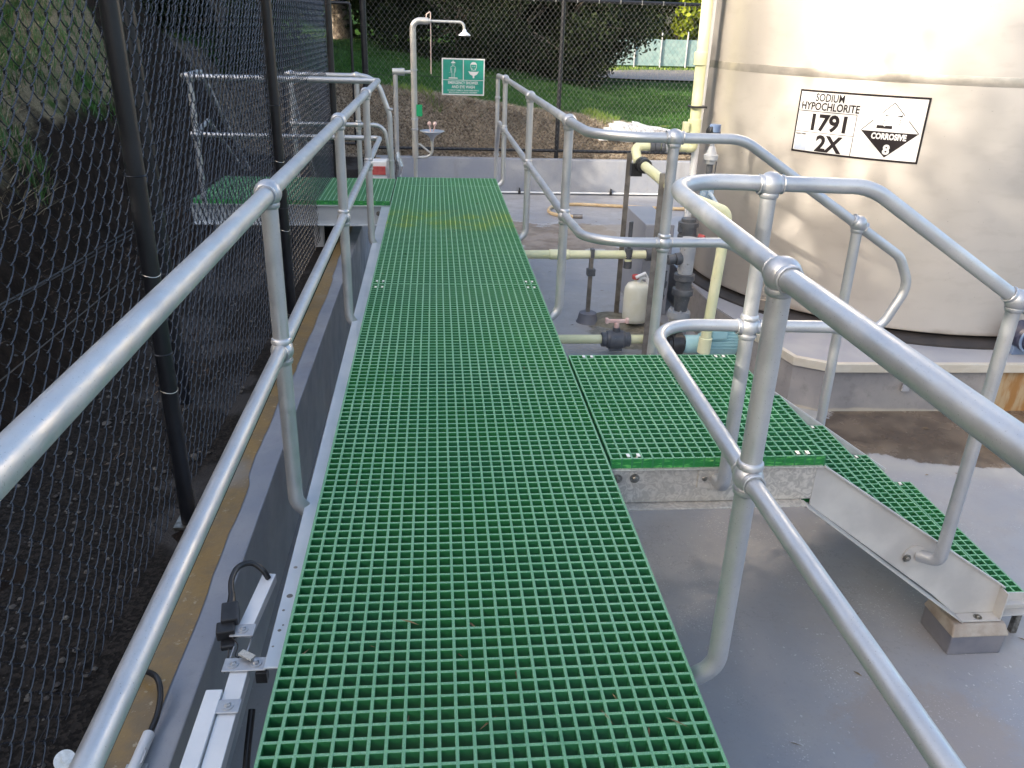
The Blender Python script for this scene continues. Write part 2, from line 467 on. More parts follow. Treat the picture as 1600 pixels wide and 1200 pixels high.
def thing(name, loc, label, cat, group=None):
    o = bpy.data.objects.new(name, None); COL.objects.link(o); o.location = loc
    o.empty_display_size = .1
    o['label'] = label; o['category'] = cat
    if group: o['group'] = group
    return o
def tag(o, label, cat, group=None, kind=None):
    o['label'] = label; o['category'] = cat
    if group: o['group'] = group
    if kind: o['kind'] = kind
    return o
def struct(o): o['kind'] = 'structure'; return o

FL = -.92        # bund floor level
WT = -.40        # bund wall top level

# ---------------------------------------------------------------- ground and setting
def smooth01(t): t = max(0., min(1., t)); return t * t * (3 - 2 * t)
def hn(x, y, s=1.0):
    return (math.sin(x * 1.7 * s + 1.3 * math.sin(y * .9 * s)) + math.sin(y * 1.3 * s + 2.1 * math.sin(x * .7 * s + 1)) ) * .5
def terrain(x, y):
    base = -.44
    # left embankment
    e = -1.75 - .25 * hn(y * .6, 3.0)
    if y > 6.0: e -= smooth01((y - 6.0) / 1.5) * .55
    d = e - x
    left = base
    if d > 0:
        up = smooth01((y - 8.6) / 2.0) * (1 - smooth01((y - 11.0) / 1.8))
        left = base + (1.35 + 1.15 * up) * smooth01(d / (1.0 + .5 * up)) + max(0, d - .7) * .30
        left = min(left, 3.6 + .02 * d)
    # back bank and lawn
    back = base
    if y > 12.95:
        T = max(-.15, min(.60, .42 - .130 * x))
        back = base + (T - base) * smooth01((y - 12.95) / .75) + min(max(0, y - 13.6) * .045, .55)
        back += .05 * hn(x * 1.5, y * 1.5)
        f = smooth01((x - 1) / 6) * smooth01((y - 16) / 14)
        back = back * (1 - f) + (-.05) * f
    h = max(left, back)
    if d > 0: h += .06 * hn(x * 2, y * 2) * smooth01(d)
    return h + .015 * hn(x * 6, y * 6)
def grid(xs, ys, hf):
    m = MB(); nx, ny = len(xs), len(ys)
    m.add([(x, y, hf(x, y)) for y in ys for x in xs],
          [(j * nx + i, j * nx + i + 1, (j + 1) * nx + i + 1, (j + 1) * nx + i) for j in range(ny - 1) for i in range(nx - 1)])
    return m
def frange(a, b, st):
    n = max(1, int(round((b - a) / st))); return [a + (b - a) * i / n for i in range(n + 1)]
# one sheet, with the bund sitting in it: terrain drops below the bund floor inside the walls
def ground_h(x, y):
    if x > -.50 and y < 12.60: return -1.05
    return terrain(x, y)
xs = frange(-300, -40, 40)[:-1] + frange(-40, -10, 3)[:-1] + frange(-10, -5, .5)[:-1] + frange(-5, -.55, .12)[:-1] + [-.55, -.46] + frange(-.2, 6, .4) + frange(6.5, 30, 2.5) + frange(40, 300, 40)
ys = frange(-300, -30, 40)[:-1] + frange(-30, -6, 3)[:-1] + frange(-6, 12.5, .25)[:-1] + [12.5, 12.58, 12.62] + frange(12.8, 16, .1) + frange(16.4, 30, .7) + frange(32, 80, 6) + frange(100, 500, 60)
g = grid(xs, ys, ground_h).build("ground", SOIL, smooth=60); struct(g)
# gravel strip outside the left wall
gp = grid(frange(-1.75, -.56, .12), frange(-3, 12.5, .25), lambda x, y: -.425 + .012 * hn(x * 7, y * 7) + (.0 if x > -1.6 else -.03)).build("gravel_path", GRAVEL, smooth=60); struct(gp)
fl = MB().box((-.35, -4, FL - .1), (9, 12.45, FL)).build("bund_floor", FLOOR, smooth=0); struct(fl)
# far road behind the back fence
rd = MB()
N = 14
pa = [(x, 24.5 + .28 * (x - 4), terrain(x, 24.5 + .28 * (x - 4)) + .03) for x in frange(5.2, 40, 1.2)]
pb = [(x, 32.5 + .45 * (x - 4), terrain(x, 32.5 + .45 * (x - 4)) + .03) for x in frange(5.2, 40, 1.2)]
n = len(pa)
rd.add(pa + pb, [(i, i + 1, n + i + 1, n + i) for i in range(n - 1)])
struct(rd.build("road", ROAD, smooth=0))

# bund walls
wl = thing("bund_wall", (-.41, 4, FL), "low grey painted bund wall left of the walkway with a mustard strip along its top", "bund wall")
MB().box((-.50, -3.5, FL - .12), (-.33, 12.47, WT)).build("wall_body", WALL, wl, 0, .006)
ms = MB()
ys_ = frange(-3.4, 12.4, .09)
rnd = random.Random(3)
inner = [-.412 + .006 * math.sin(y * 1.3) + .003 * math.sin(y * 9.1) + (.0 if rnd.random() > .15 else -.004) + (-.018 if (y % 3.1) < .9 else 0) for y in ys_]
vs = [(-.497, y, WT + .004) for y in ys_] + [(x, y, WT + .004) for x, y in zip(inner, ys_)]
n = len(ys_)
ms.add(vs, [(i, n + i, n + i + 1, i + 1) for i in range(n - 1)])
ms.build("sealant_strip", MUST, wl, 0)
wb = thing("bund_wall", (3, 12.55, FL), "low grey painted bund wall running across behind the walkway end", "bund wall")
MB().box((-.50, 12.475, FL - .12), (9, 12.64, WT)).build("wall_body", WALL, wb, 0, .006)
cd = MB().tube([(-.3, 12.455, FL + .03), (6, 12.455, FL + .03)], .014, 10).build("conduit", WHITEP, wb)
for cx in (1.66, 3.08, 4.4):
    MB().box((cx - .02, 12.43, FL + .012), (cx + .02, 12.474, FL + .06)).box((cx - .008, 12.435, FL + .06), (cx + .008, 12.474, FL + .10)).build("clip", BLACKP, wb, 0)

# tank plinth
TC = Vector((4.40, 6.80)); TR = 1.745; TB = -.49
pl = thing("tank_plinth", (4.4, 6.8, FL), "raised grey concrete plinth with pale capped edge and rust stains under the tank", "plinth")
poly = [(2.98, 4.78), (9, 4.66), (9, 9.3), (3.2, 9.3), (2.60, 8.4), (2.58, 6.0), (2.66, 5.55), (2.80, 4.89)]
P = MB()
P.prism([(x, y, FL) for x, y in poly], (0, 0, .36 - .012)).build("plinth_side", PLSIDE, pl, 0)
MB().prism([(x + (.0 if x > 3.5 else .004), y + (.004 if y < 7 else -.004), FL + .349) for x, y in poly], (0, 0, .011)).build("plinth_top", PLTOP, pl, 0)
cp = MB()
cp.obox((6.0, 4.700, FL + .335), (3.02, -.0605, 0), (0, .022, 0), (0, 0, .030))
cp.obox((2.89, 4.835, FL + .335), (-.09, .055, 0), (.012, .018, 0), (0, 0, .030))
cp.obox((2.735, 5.21, FL + .335), (-.07, .33, 0), (.018, .004, 0), (0, 0, .030))
cp.build("cap_angle", CAP, pl, 0, .003)

# ---------------------------------------------------------------- tank
tk = thing("storage_tank", (TC.x, TC.y, TB), "huge beige satin metal cylindrical chemical tank on the right", "tank")
def tank_wall(z0, z1, r0, r1, name, mat, seg=160, rows=6):
    m = MB(); vs = []; fs = []
    for j in range(rows + 1):
        t = j / rows
        for i in range(seg):
            a = 2 * PI * i / seg
            r = r0 + (r1 - r0) * t
            vs.append((TC.x + r * math.cos(a), TC.y + r * math.sin(a), z0 + (z1 - z0) * t))
    for j in range(rows):
        for i in range(seg):
            i2 = (i + 1) % seg
            fs.append((j * seg + i, j * seg + i2, (j + 1) * seg + i2, (j + 1) * seg + i))
    m.add(vs, fs); return m.build(name, mat, tk, 60)
m = MB(); m.lathe((TC.x, TC.y, 0), [(TR - .02, TB), (TR, TB + .012), (TR, 1.195), (TR, 1.20), (TR, 3.6), (TR - .03, 3.62), (.2, 3.95), (.02, 3.96)], seg=200)
m.build("shell", TANK, tk, 40)
m = MB(); m.lathe((TC.x, TC.y, 0), [(TR - .01, 1.165), (TR + .0025, 1.17), (TR + .005, 1.198), (TR + .0025, 1.226), (TR - .01, 1.23)], seg=200)
m.build("weld_band", TBAND, tk, 20)
m = MB(); m.lathe((TC.x, TC.y, 0), [(TR - .05, TB - .005), (TR + .02, TB - .03), (TR + .06, TB - .055), (TR + .06, TB - .07), (TR - .3, TB - .07)], seg=120)
m.build("rubber_skirt", RUBBER, tk, 40)
# lug at the foot
m = MB(); m.obox((TC.x + (TR + .03) * math.cos(math.radians(-146)), TC.y + (TR + .03) * math.sin(math.radians(-146)), TB + .0), (.04, -.03, 0), (.02, .03, 0), (0, 0, .045))
m.build("lug", BRONZE, tk, 0, .004)

# ---- text helper
def text_mesh(body, size, offset=0.0, shear=0.0, align='CENTER', sx=1.0):
    cu = bpy.data.curves.new("t", 'FONT'); cu.body = body; cu.size = size; cu.align_x = align
    cu.offset = offset; cu.shear = shear; cu.resolution_u = 3
    ob = bpy.data.objects.new("t", cu); COL.objects.link(ob)
    dg = bpy.context.evaluated_depsgraph_get()
    me = bpy.data.meshes.new_from_object(ob.evaluated_get(dg))
    vs = [(v.co.x * sx, v.co.y) for v in me.vertices]; fs = [tuple(p.vertices) for p in me.polygons]
    bpy.data.objects.remove(ob); bpy.data.meshes.remove(me)
    if align == 'CENTER' and vs:
        cx = (min(v[0] for v in vs) + max(v[0] for v in vs)) / 2; vs = [(a - cx, b) for a, b in vs]
    return vs, fs
class Sign:
    """collects flat shapes in sign coordinates (u right, v up) and maps them by a function"""
    def __init__(s, f): s.f = f
    def rect(s, mb, u0, v0, u1, v1, h, n=1):
        vs = []; fs = []
        for i in range(n + 1):
            u = u0 + (u1 - u0) * i / n
            vs += [s.f(u, v0, h), s.f(u, v1, h)]
        for i in range(n): fs.append((2 * i, 2 * i + 2, 2 * i + 3, 2 * i + 1))
        mb.add(vs, fs)
    def poly(s, mb, pts, h): mb.add([s.f(u, v, h) for u, v in pts], [tuple(range(len(pts)))])
    def text(s, mb, body, size, u, v, h, **k):
        vs, fs = text_mesh(body, size, **k)
        mb.add([s.f(u + a, v + b, h) for a, b in vs], fs)
    def line(s, mb, pts, w, h):
        for (a, b), (c, d) in zip(pts[:-1], pts[1:]):
            dx, dy = c - a, d - b; L = math.hypot(dx, dy) or 1
            nx, ny = -dy / L * w / 2, dx / L * w / 2
            s.poly(mb, [(a + nx, b + ny), (a - nx, b - ny), (c - nx, d - ny), (c + nx, d + ny)], h)

# hazard placard on the tank
A0 = math.radians(-146.15); A1 = math.radians(-118.0)
SW = TR * (A1 - A0); SH = .42; SZ = .668
def fmap(u, v, h):
    a = A0 + u / TR
    return (TC.x + (TR + h) * math.cos(a), TC.y + (TR + h) * math.sin(a), SZ + v)
S = Sign(fmap)
hz = thing("hazard_placard", (TC.x + TR * math.cos((A0 + A1) / 2), TC.y + TR * math.sin((A0 + A1) / 2), SZ), "white corrosive hazard placard reading SODIUM HYPOCHLORITE 1791 2X on the tank", "sign")
m = MB(); S.rect(m, 0, 0, SW, SH, .003, 40)
for (a, b, c, d) in ((0, 0, SW, 0), (SW, 0, SW, SH), (SW, SH, 0, SH), (0, SH, 0, 0)):
    k = 20 if abs(a - c) > .1 else 1
    for i in range(k):
        u0, u1 = a + (c - a) * i / k, a + (c - a) * (i + 1) / k
        v0, v1 = b + (d - b) * i / k, b + (d - b) * (i + 1) / k
        m.add([fmap(u0, v0, .0002), fmap(u1, v1, .0002), fmap(u1, v1, .003), fmap(u0, v0, .003)], [(0, 1, 2, 3)])
m.build("board", SIGNW, hz, 0)
m = MB(); H = .0052
bw = .013
S.rect(m, 0, 0, SW, bw, H, 40); S.rect(m, 0, SH - bw, SW, SH, H, 40)
S.rect(m, 0, bw, bw * .8, SH - bw, H); S.rect(m, SW - bw, bw, SW, SH - bw, H)
DX = .425                                                # right end of the left panels
S.rect(m, bw, .279, DX, .2830, H, 20); S.rect(m, bw, .140, DX, .1435, H, 20)
S.rect(m, DX, bw, DX + .0042, .280, H)
S.text(m, "SODIUM", .072, .225, .350, H, sx=.76, offset=.0010)
S.text(m, "HYPOCHLORITE", .070, .232, .292, H, sx=.80, offset=.0015)
S.text(m, "1791", .148, .245, .160, H, offset=.0052, sx=1.0)
S.text(m, "2X", .148, .270, .022, H, offset=.0052, sx=1.0)
S.text(m, "HAZCHEM", .016, .055, .120, H, offset=.0006)
# diamond
cu, cv, dh = .648, .205, .180
vm = .190
S.line(m, [(cu - dh + .0, vm), (cu, cv + dh - .01), (cu + dh, vm)], .0048, H)
for i in range(12):                                      # black lower half in strips
    t0 = -1 + 2 * i / 12; t1 = -1 + 2 * (i + 1) / 12
    lo = lambda t: vm - (1 - abs(t)) * (vm - (cv - dh))
    pts = [(cu + dh * t0, vm), (cu + dh * t1, vm), (cu + dh * t1, lo(t1)), (cu + dh * t0, lo(t0))]
    if abs(t0 + 1) < 1e-6: pts = pts[:3]
    if abs(t1 - 1) < 1e-6: pts = [pts[0], pts[1], pts[3]]
    S.poly(m, pts, H)
# pictogram: tilted vials, drops, bar, and hand
S.rect(m, cu - .085, vm + .020, cu + .012, vm + .040, H, 4)
S.line(m, [(cu - .045, vm + .075), (cu - .043, vm + .07)], .004, H)
for (a, b) in ((cu - .047, .048), (cu - .045, .060), (cu - .049, .072), (cu + .052, .050), (cu + .054, .063), (cu + .053, .076)):
    S.line(m, [(a, vm + b), (a, vm + b + .006)], .004, H)
S.poly(m, [(cu - .044, vm + .100), (cu - .010, vm + .103), (cu - .044, vm + .107)], H)
S.poly(m, [(cu + .025, vm + .103), (cu + .058, vm + .098), (cu + .060, vm + .108)], H)
S.poly(m, [(cu + .055, vm + .112), (cu + .060, vm + .096), (cu + .062, vm + .112)], H)
m.build("black_print", SIGNB, hz, 0)
m = MB()
S.text(m, "CORROSIVE", .052, cu + .002, .143, .0072, offset=.0024, sx=.78)
S.text(m, "8", .085, cu + .002, .048, .0072, offset=.0036)
S.poly(m, [(cu - .045, vm + .041), (cu - .028, vm + .041), (cu - .037, vm + .033)], .0072)
m.build("white_print", SIGNW, hz, 0)
m = MB(); S.rect(m, .018, .016, .108, .116, .0046, 5); m.build("blank_patch", SIGNGREY, hz, 0)

# ---------------------------------------------------------------- gratings
PIT = .0381
def grating(m, x0, x1, y0, y1, z, bw=.0080, hh=.044):
    nx = max(1, round((x1 - x0 - bw) / PIT)); ny = max(1, round((y1 - y0 - bw) / PIT))
    px = (x1 - x0 - bw) / nx; py = (y1 - y0 - bw) / ny
    tp = .0009
    def bar(a, b, lo, hi, ax, zt, edge):
        # tapered bar with a narrow slightly rounded crown
        if ax == 'y':
            c = (a + b) / 2
            prof = [(-bw * .33, z - hh), (bw * .33, z - hh), (bw / 2, zt - tp), (bw * .36, zt), (-bw * .36, zt), (-bw / 2, zt - tp)]
            vs = [(c + p, lo, q) for p, q in prof] + [(c + p, hi, q) for p, q in prof]
        else:
            c = (a + b) / 2
            prof = [(-bw * .33, z - hh), (-bw / 2, zt - tp), (-bw * .36, zt), (bw * .36, zt), (bw / 2, zt - tp), (bw * .33, z - hh)]
            vs = [(lo, c + p, q) for p, q in prof] + [(hi, c + p, q) for p, q in prof]
        n = 6; o = len(m.v); m.v.extend(vs)
        for i in range(n):
            j = (i + 1) % n
            m.f.append((o + i, o + j, o + n + j, o + n + i))
            zz = (prof[i][1] + prof[j][1]) / 2
            m.mi.append(0 if zz > zt - tp * 1.5 else (2 if edge else 1))
        m.f.append(tuple(o + k for k in range(n - 1, -1, -1))); m.mi.append(1)
        m.f.append(tuple(o + n + k for k in range(n))); m.mi.append(1)
    for i in range(nx + 1):
        x = x0 + px * i; bar(x, x + bw, y0, y1, 'y', z, False)
    for j in range(ny + 1):
        y = y0 + py * j; bar(y, y + bw, x0 + .0004, x1 - .0004, 'x', z - .0006, j == 0)
GM = [GTOP, GSIDE, GEDGE]
def panel(x0, x1, y0, y1, z, label, group="green grating panels"):
    t = thing("grating_panel", ((x0 + x1) / 2, (y0 + y1) / 2, z - .038), label, "grating", group)
    m = MB(); grating(m, x0, x1, y0, y1, z); m.build("grating", GM, t, 0)
    return t
def clip(t, x, y, z, along='y'):
    """hold-down clip: two bright saddle strips over neighbouring bars joined by a lower bridge"""
    m = MB()
    for s in (-1, 1):
        cx, cy = (x + s * .019, y) if along == 'y' else (x, y + s * .019)
        if along == 'y':
            m.box((cx - .0062, cy - .011, z + .0005), (cx + .0062, cy + .011, z + .003))
            m.box((cx - s * .0035 - .001, cy - .011, z - .014), (cx - s * .0035 + .001 , cy + .011, z + .001))
        else:
            m.box((cx - .011, cy - .0062, z + .0005), (cx + .011, cy + .0062, z + .003))
            m.box((cx - .011, cy - s * .0035 - .001, z - .014), (cx + .011, cy - s * .0035 + .001, z + .001))
    if along == 'y': m.box((x - .016, y - .010, z - .016), (x + .016, y + .010, z - .014))
    else: m.box((x - .010, y - .016, z - .016), (x + .010, y + .016, z - .014))
    m.build("hold_down_clip", CLIP, t, 0)
p1 = panel(0, 1.0, -2.62, 1.043, 0, "green grating panel under the viewer, just below the bottom edge of the picture")
p2 = panel(0, 1.0, 1.047, 4.700, 0, "longest green walkway grating panel, nearest the viewer in the middle of the picture")
p3 = panel(0, 1.0, 4.704, 7.95, 0, "green walkway grating panel in the middle distance beyond the clipped seam")
p4 = panel(0, 1.0, 7.954, 8.40, 0, "short green walkway grating panel at the far end by the shower")
for t, y in ((p3, 4.75), (p2, 4.63)):
    for x in (.03 + .019, .951): clip(t, x, y, 0, 'y')
p5 = panel(1.012, 1.83, 2.53, 3.545, 0, "square green landing grating beside the walkway at the top of the stairs")
for x in (1.10, 1.745):
    for y in (2.553, 3.52): clip(p5, x, y, 0, 'y')
p6 = panel(-1.68, -.012, 7.17, 8.30, 0, "green grating of the side platform reaching left behind the chain link fence")

# walkway support frame
wf = thing("walkway_frame", (.5, 4, FL), "steel channel frame with pale blue flange carrying the walkway gratings", "frame")
m = MB(); m.prism([(-.046, 1.585, -.046), (.03, 1.585, -.046), (.03, 7.12, -.046), (-.086, 7.12, -.046)], (0, 0, .006)).box((.022, 1.585, -.19), (.030, 7.12, -.046)).prism([(-.046, 1.585, -.196), (.03, 1.585, -.196), (.03, 7.12, -.196), (-.086, 7.12, -.196)], (0, 0, .006))
m.build("left_stringer", STRIP, wf, 0, .002)
m = MB(); m.box((-.0, -3, -.046), (.06, 1.58, -.040)).box((.052, -3, -.19), (.060, 1.58, -.046))
m.build("near_stringer", FRAMEGREY, wf, 0)
m = MB(); m.box((.93, -3, -.046), (.995, 8.4, -.040)).box((.93, -3, -.19), (.938, 8.4, -.046)).box((.93, -3, -.196), (.995, 8.4, -.190))
m.build("right_stringer", FRAMEGREY, wf, 0)
for y in (-1.2, 1.06, 2.9, 4.72, 6.3, 7.2, 8.36):
    MB().box((.061, y - .03, -.14), (.929, y + .03, -.041)).build("cross_member", FRAMEGREY, wf, 0)
for y in (1.2, 3.0, 4.8, 6.6, 8.3):
    MB().box((.94, y - .04, FL), (.985, y + .04, -.197)).build("leg", FRAMEGREY, wf, 0)
    MB().box((.035, y - .04, FL), (.075, y + .04, -.142)).build("leg", FRAMEGREY, wf, 0)

for (x, y, q) in ((-.030, 1.99, .006), (-.026, 1.86, .009), (-.033, 1.80, .004), (-.024, 1.74, .003), (-.030, 1.72, .005), (-.036, 1.66, .003)):
    MB().lathe((x, y, -.0400), [(q, 0), (q * .9, .0006)], (0, 0, 1), 12).build("paint_chip", BRONZE, wf, 0)
# bolts
def hexbolt(m, c, ax, r=.011, h=.008):
    c = Vector(c); A = Vector(ax).normalized()
    m.lathe(c, [(r * 1.5, 0), (r * 1.5, .002), (r, .0021), (r, h), (r * .8, h + .002)], A, 6)
    m.lathe(c, [(r * .5, h), (r * .5, h + .005)], A, 12)
def bolt_part(parent, c, ax, r=.011, h=.008, mat=None):
    m = MB(); m2 = MB()
    m.lathe(Vector(c), [(r * 1.7, 0), (r * 1.7, .0025)], ax, 20)
    hexbolt(m, c, ax, r, h); return m.build("bolt", mat or BOLT, parent, 30)

# ---------------------------------------------------------------- landing and stairs
st = thing("access_stairs", (2.0, 3.0, FL), "light metal side stairs with green grating treads going down to the right", "stairs")
YN, YF = 2.530, 3.545
m = MB()      # near landing channel: web + flanges
m.box((1.0, YN, -.186), (1.8005, YN + .0055, -.046)).box((.99, YN - .045, -.195), (1.765, YN + .006, -.189)).box((1.0, YN - .012, -.046), (1.822, YN + .05, -.0405))
m.build("landing_beam", ALU, st, 0, .0015)
m = MB(); m.box((1.0, YF - .056, -.190), (1.80, YF - .05, -.046)).box((1.0, YF - .1, -.046), (1.822, YF + .01, -.0405)).build("landing_beam", ALU, st, 0)
MB().box((1.800, YN + .06, -.150), (1.806, YF - .06, -.046)).build("landing_cross_angle", FRAMEGREY, st, 0)
MB().box((1.0, YN + .06, -.120), (1.03, YF - .06, -.046)).build("landing_cross_angle", FRAMEGREY, st, 0)
def stringer(y, out):
    """channel following the flight; out = -1 flanges toward -Y, +1 toward +Y"""
    top = [(1.815, -.046), (2.715, -.625)]
    bx0, bz0 = 1.770, -.193
    bx1, bz1 = 2.400, -.668
    m = MB()
    poly = [(1.801, y, -.046), (1.835, y, -.046), (2.712, y, -.632), (2.705, y, -.765), (2.53, y, -.765), (2.41, y, -.662), (1.801, y, -.2135), (1.801, y, -.120)]
    m.prism(poly, (0, .006, 0))
    def flange(a, b, w0, w1, th=.006):
        d = Vector((b[0] - a[0], 0, b[1] - a[1])); L = d.length; d.normalize(); nrm = Vector((-d.z, 0, d.x))
        c = Vector(((a[0] + b[0]) / 2, (w0 + w1) / 2, (a[1] + b[1]) / 2))
        m.obox(c, d * L / 2, (0, abs(w1 - w0) / 2, 0), nrm * th / 2)
    w0, w1 = (y - .050, y) if out < 0 else (y + .006, y + .056)
    flange((1.828, -.043), (2.716, -.632), y - .014 if out < 0 else y + .004, y + .006 if out < 0 else y + .030)
    flange((1.768, -.192), (2.405, -.672), w0, w1)
    flange((2.405, -.672), (2.545, -.775), w0, w1)
    m.obox((2.706, (w0 + w1) / 2, -.70), (.003, 0, 0), (0, .025, 0), (0, 0, .066))
    m.obox((2.62, (w0 + w1) / 2, -.768), (.090, 0, 0), (0, .025, 0), (0, 0, .003))
    o = m.build("stringer", FRAMEGREY, st, 0, .0012)
    return o
sn = stringer(YN, -1); sf = stringer(YF - .056, +1)
bolt_part(sn, (2.62, YN - .028, -.765), (0, 0, 1), .010)
lb = [o for o in st.children if o.name.startswith("landing_beam")][0]
for x, z in ((1.043, -.082), (1.108, -.082), (1.372, -.086)): bolt_part(lb, (x, YN - .0005, z), (0, -1, 0), .011)
# treads
TRD = [(1.790, 2.06, -.187), (2.045, 2.315, -.357), (2.300, 2.58, -.530), (2.570, 2.855, -.695)]
for i, (x0, x1, z) in enumerate(TRD):
    m = MB(); grating(m, x0, x1, YN + .036, YF - .072, z)
    t = m.build("tread", GM, st, 0)
    clip(t, x1 - .085, YF - .092, z, 'y')
    for b0, b1 in (((x0, YN + .0062, z - .046), (x1, YN + .062, z - .039)), ((x0, YF - .1, z - .046), (x1, YF - .0565, z - .039))):
        MB().box(b0, b1).build("tread_angle", FRAMEGREY, st, 0)
m = MB(); m.box((2.60, YN + .030, -.775), (2.90, YN + .0355, -.694)).box((2.60, YN - .01, -.781), (2.90, YN + .0355, -.776)).build("toe_angle", FRAMEGREY, st, 0)
m = MB(); m.box((2.86, YN + .04, FL), (2.885, YN + .065, -.782)).build("foot_stub", BOLT, st, 0)
# footing block
fb = thing("footing_block", (2.60, 2.52, FL), "dark grey painted concrete block under the foot of the stairs", "block")
def frust(m, x0, x1, y0, y1, z0, x2, x3, y2, y3, z1):
    m.add([(x0, y0, z0), (x1, y0, z0), (x1, y1, z0), (x0, y1, z0), (x2, y2, z1), (x3, y2, z1), (x3, y3, z1), (x2, y3, z1)],
          [(0, 3, 2, 1), (4, 5, 6, 7), (0, 1, 5, 4), (1, 2, 6, 5), (2, 3, 7, 6), (3, 0, 4, 7)])
m = MB(); frust(m, 2.495, 2.730, 2.455, 2.66, FL, 2.495, 2.735, 2.455, 2.66, -.825); m.build("painted_base", BLOCKM, fb, 0, .006)
m = MB(); frust(m, 2.490, 2.742, 2.448, 2.665, -.824, 2.50, 2.728, 2.470, 2.65, -.7755); m.build("mortar_cap", CONC, fb, 0, .006)

# ---------------------------------------------------------------- handrails
RT, RMd = .0242, .0205
def joint(parent, c, r=.0385, axis=(0, 1, 0), axis2=None, post_r=RT, rail_r=RT, up=True):
    m = MB(); c = Vector(c)
    m.ball(c, r, 22, 14)
    A = Vector(axis).normalized()
    for s in (-1, 1): m.lathe(c, [(rail_r + .0045, .024 * s), (rail_r + .0045, .031 * s), (rail_r + .0030, .035 * s), (rail_r + .0005, .037 * s)], A, 22)
    for s in ((-1, 1) if not up else (-1,)):
        m.lathe(c, [(post_r + .0055, .026 * s), (post_r + .0065, .030 * s), (post_r + .0045, .040 * s), (post_r + .001, .043 * s)], (0, 0, 1), 22)
    # lumpy weld bead where the tube enters
    for s in (-1, 1):
        rr = random.Random(int(c.x * 100 + c.y * 10))
        pts = []
        U = A.cross(Vector((0, 0, 1))).normalized(); W = A.cross(U)
        for k in range(25):
            a = 2 * PI * k / 24; q = rail_r + .0035 + rr.uniform(-.0012, .0012) * (0 if k in (0, 24) else 1)
            pts.append(c + A * (.0375 * s) + (U * math.cos(a) + W * math.sin(a)) * q)
        m.tube(pts, .0028, 6, caps=False)
    return m.build("ball_joint", WELD, parent, 45)
def post(parent, top, base_pts, r=RT, jz=None, axis=(0, 1, 0), mats=GALV, topjoint=True, rmid=RMd, fr=.075):
    pts = fillet([top] + base_pts, fr, 8)
    pts = [Vector(top)] + pts[1:]
    o = MB().tube(pts, r, 22).build("post", mats, parent, 50)
    if topjoint: joint(o, top, .0385, axis)
    if jz is not None:
        joint(o, (top[0], top[1], jz), .0345, axis, rail_r=rmid, up=False)
    return o
def rail(parent, pts, r, fr, name, mats=GALV):
    return MB().tube(fillet(pts, fr, 12), r, 24).build(name, mats, parent, 50)

# left handrail
ZT, ZM = .980, .500
LX = -.080
hl = thing("handrail", (LX, 4, 0), "long silver pipe handrail along the left side of the walkway in front of the fence", "handrail", "pipe handrails")
rail(hl, [(LX, -2.5, ZT - .004), (LX, 5, ZT), (LX, 7.16, ZT + .004), (-1.66, 7.16, ZT - .002), (-1.72, 8.02, ZT - .01), (-1.66, 9.3, -.10)], RT, [0, 0, .03, .16, .12, 0], "top_rail")
rail(hl, [(LX, -2.5, ZM), (LX, 7.16, ZM + .03), (-1.60, 7.16, ZM + .03), (-1.68, 7.95, ZM + .06), (-1.64, 8.95, -.05)], RMd, [0, .055, .14, .1, 0], "mid_rail")
for y in (.50, 2.33, 4.16, 5.86):
    zt = ZT + (y - 2.5) * .0015
    jr = None
    post(hl, (LX, y, zt), [(LX, y, -.035), (.005, y + .015, -.105)], jz=ZM + (y - 0) * .003, axis=(0, 1, 0))
for x in (-.93, -1.585):
    post(hl, (x, 7.16, ZT), [(x, 7.16, -.02), (x, 7.22, -.09)], jz=ZM + .03, axis=(1, 0, 0))

# handrail of the far side of the platform
hf = thing("handrail", (-.06, 8.35, 0), "curved silver pipe handrail on the far side of the left platform near the shower", "handrail", "pipe handrails")
YB = 8.36
rail(hf, [(-1.0, 9.6, -.2), (-1.05, YB + .2, .94), (-1.02, YB, .95), (-.18, YB, .95), (-.055, YB, .60), (-.050, YB, -.05)], RT, [0, .1, .1, .20, .3, 0], "top_rail")
rail(hf, [(-1.0, YB, .50), (-.11, YB, .505), (-.060, YB, .18)], RMd, [0, .12, 0], "mid_rail")
for x in (-.362, -.98):
    post(hf, (x, YB, .95), [(x, YB, -.12)], jz=.503, axis=(1, 0, 0))
m = MB()
for z in (.655, .165): m.lathe((-.053, YB, z), [(RT, -.012), (RT + .006, -.008), (RT + .007, 0), (RT + .006, .008), (RT, .012)], (0, 0, 1), 20)
m.build("collar", WELD, hf)

# near right handrail with stair flight
RX = 1.080
hn_ = thing("handrail", (RX, 1.5, 0), "thick silver pipe handrail sweeping from the right foreground down the near side of the stairs", "handrail", "pipe handrails")
YS = 2.455
def slope(x, z0=1.0, x0=1.745, k=-.617): return z0 + k * (x - x0)
rail(hn_, [(RX, -2.5, .978), (RX, 1.5, .985), (RX, YS, 1.012), (1.745, YS, 1.000), (2.78, YS, slope(2.78)), (2.83, YS, slope(2.83) - .30), (2.78, YS, slope(2.78) - .46)], RT, [0, 0, .20, .22, .12, .12, 0], "top_rail")
rail(hn_, [(RX, -2.5, .508), (RX, 1.5, .515), (RX, YS, .545), (1.745, YS, .535), (2.78, YS, .535 - .617 * 1.035 + .0)], RMd, [0, 0, .16, .2, 0], "mid_rail")
post(hn_, (RX, 1.520, .985), [(RX, 1.520, -.030), (.985, 1.54, -.115)], jz=.517, axis=(0, 1, 0), fr=.085)
post(hn_, (RX, -.6, .980), [(RX, -.6, -.030), (.985, -.58, -.115)], jz=.512, axis=(0, 1, 0))
pn = post(hn_, (1.418, YS, 1.004), [(1.418, YS, -.086), (1.418, YN - .004, -.088)], jz=.538, axis=(1, 0, 0), fr=.04)
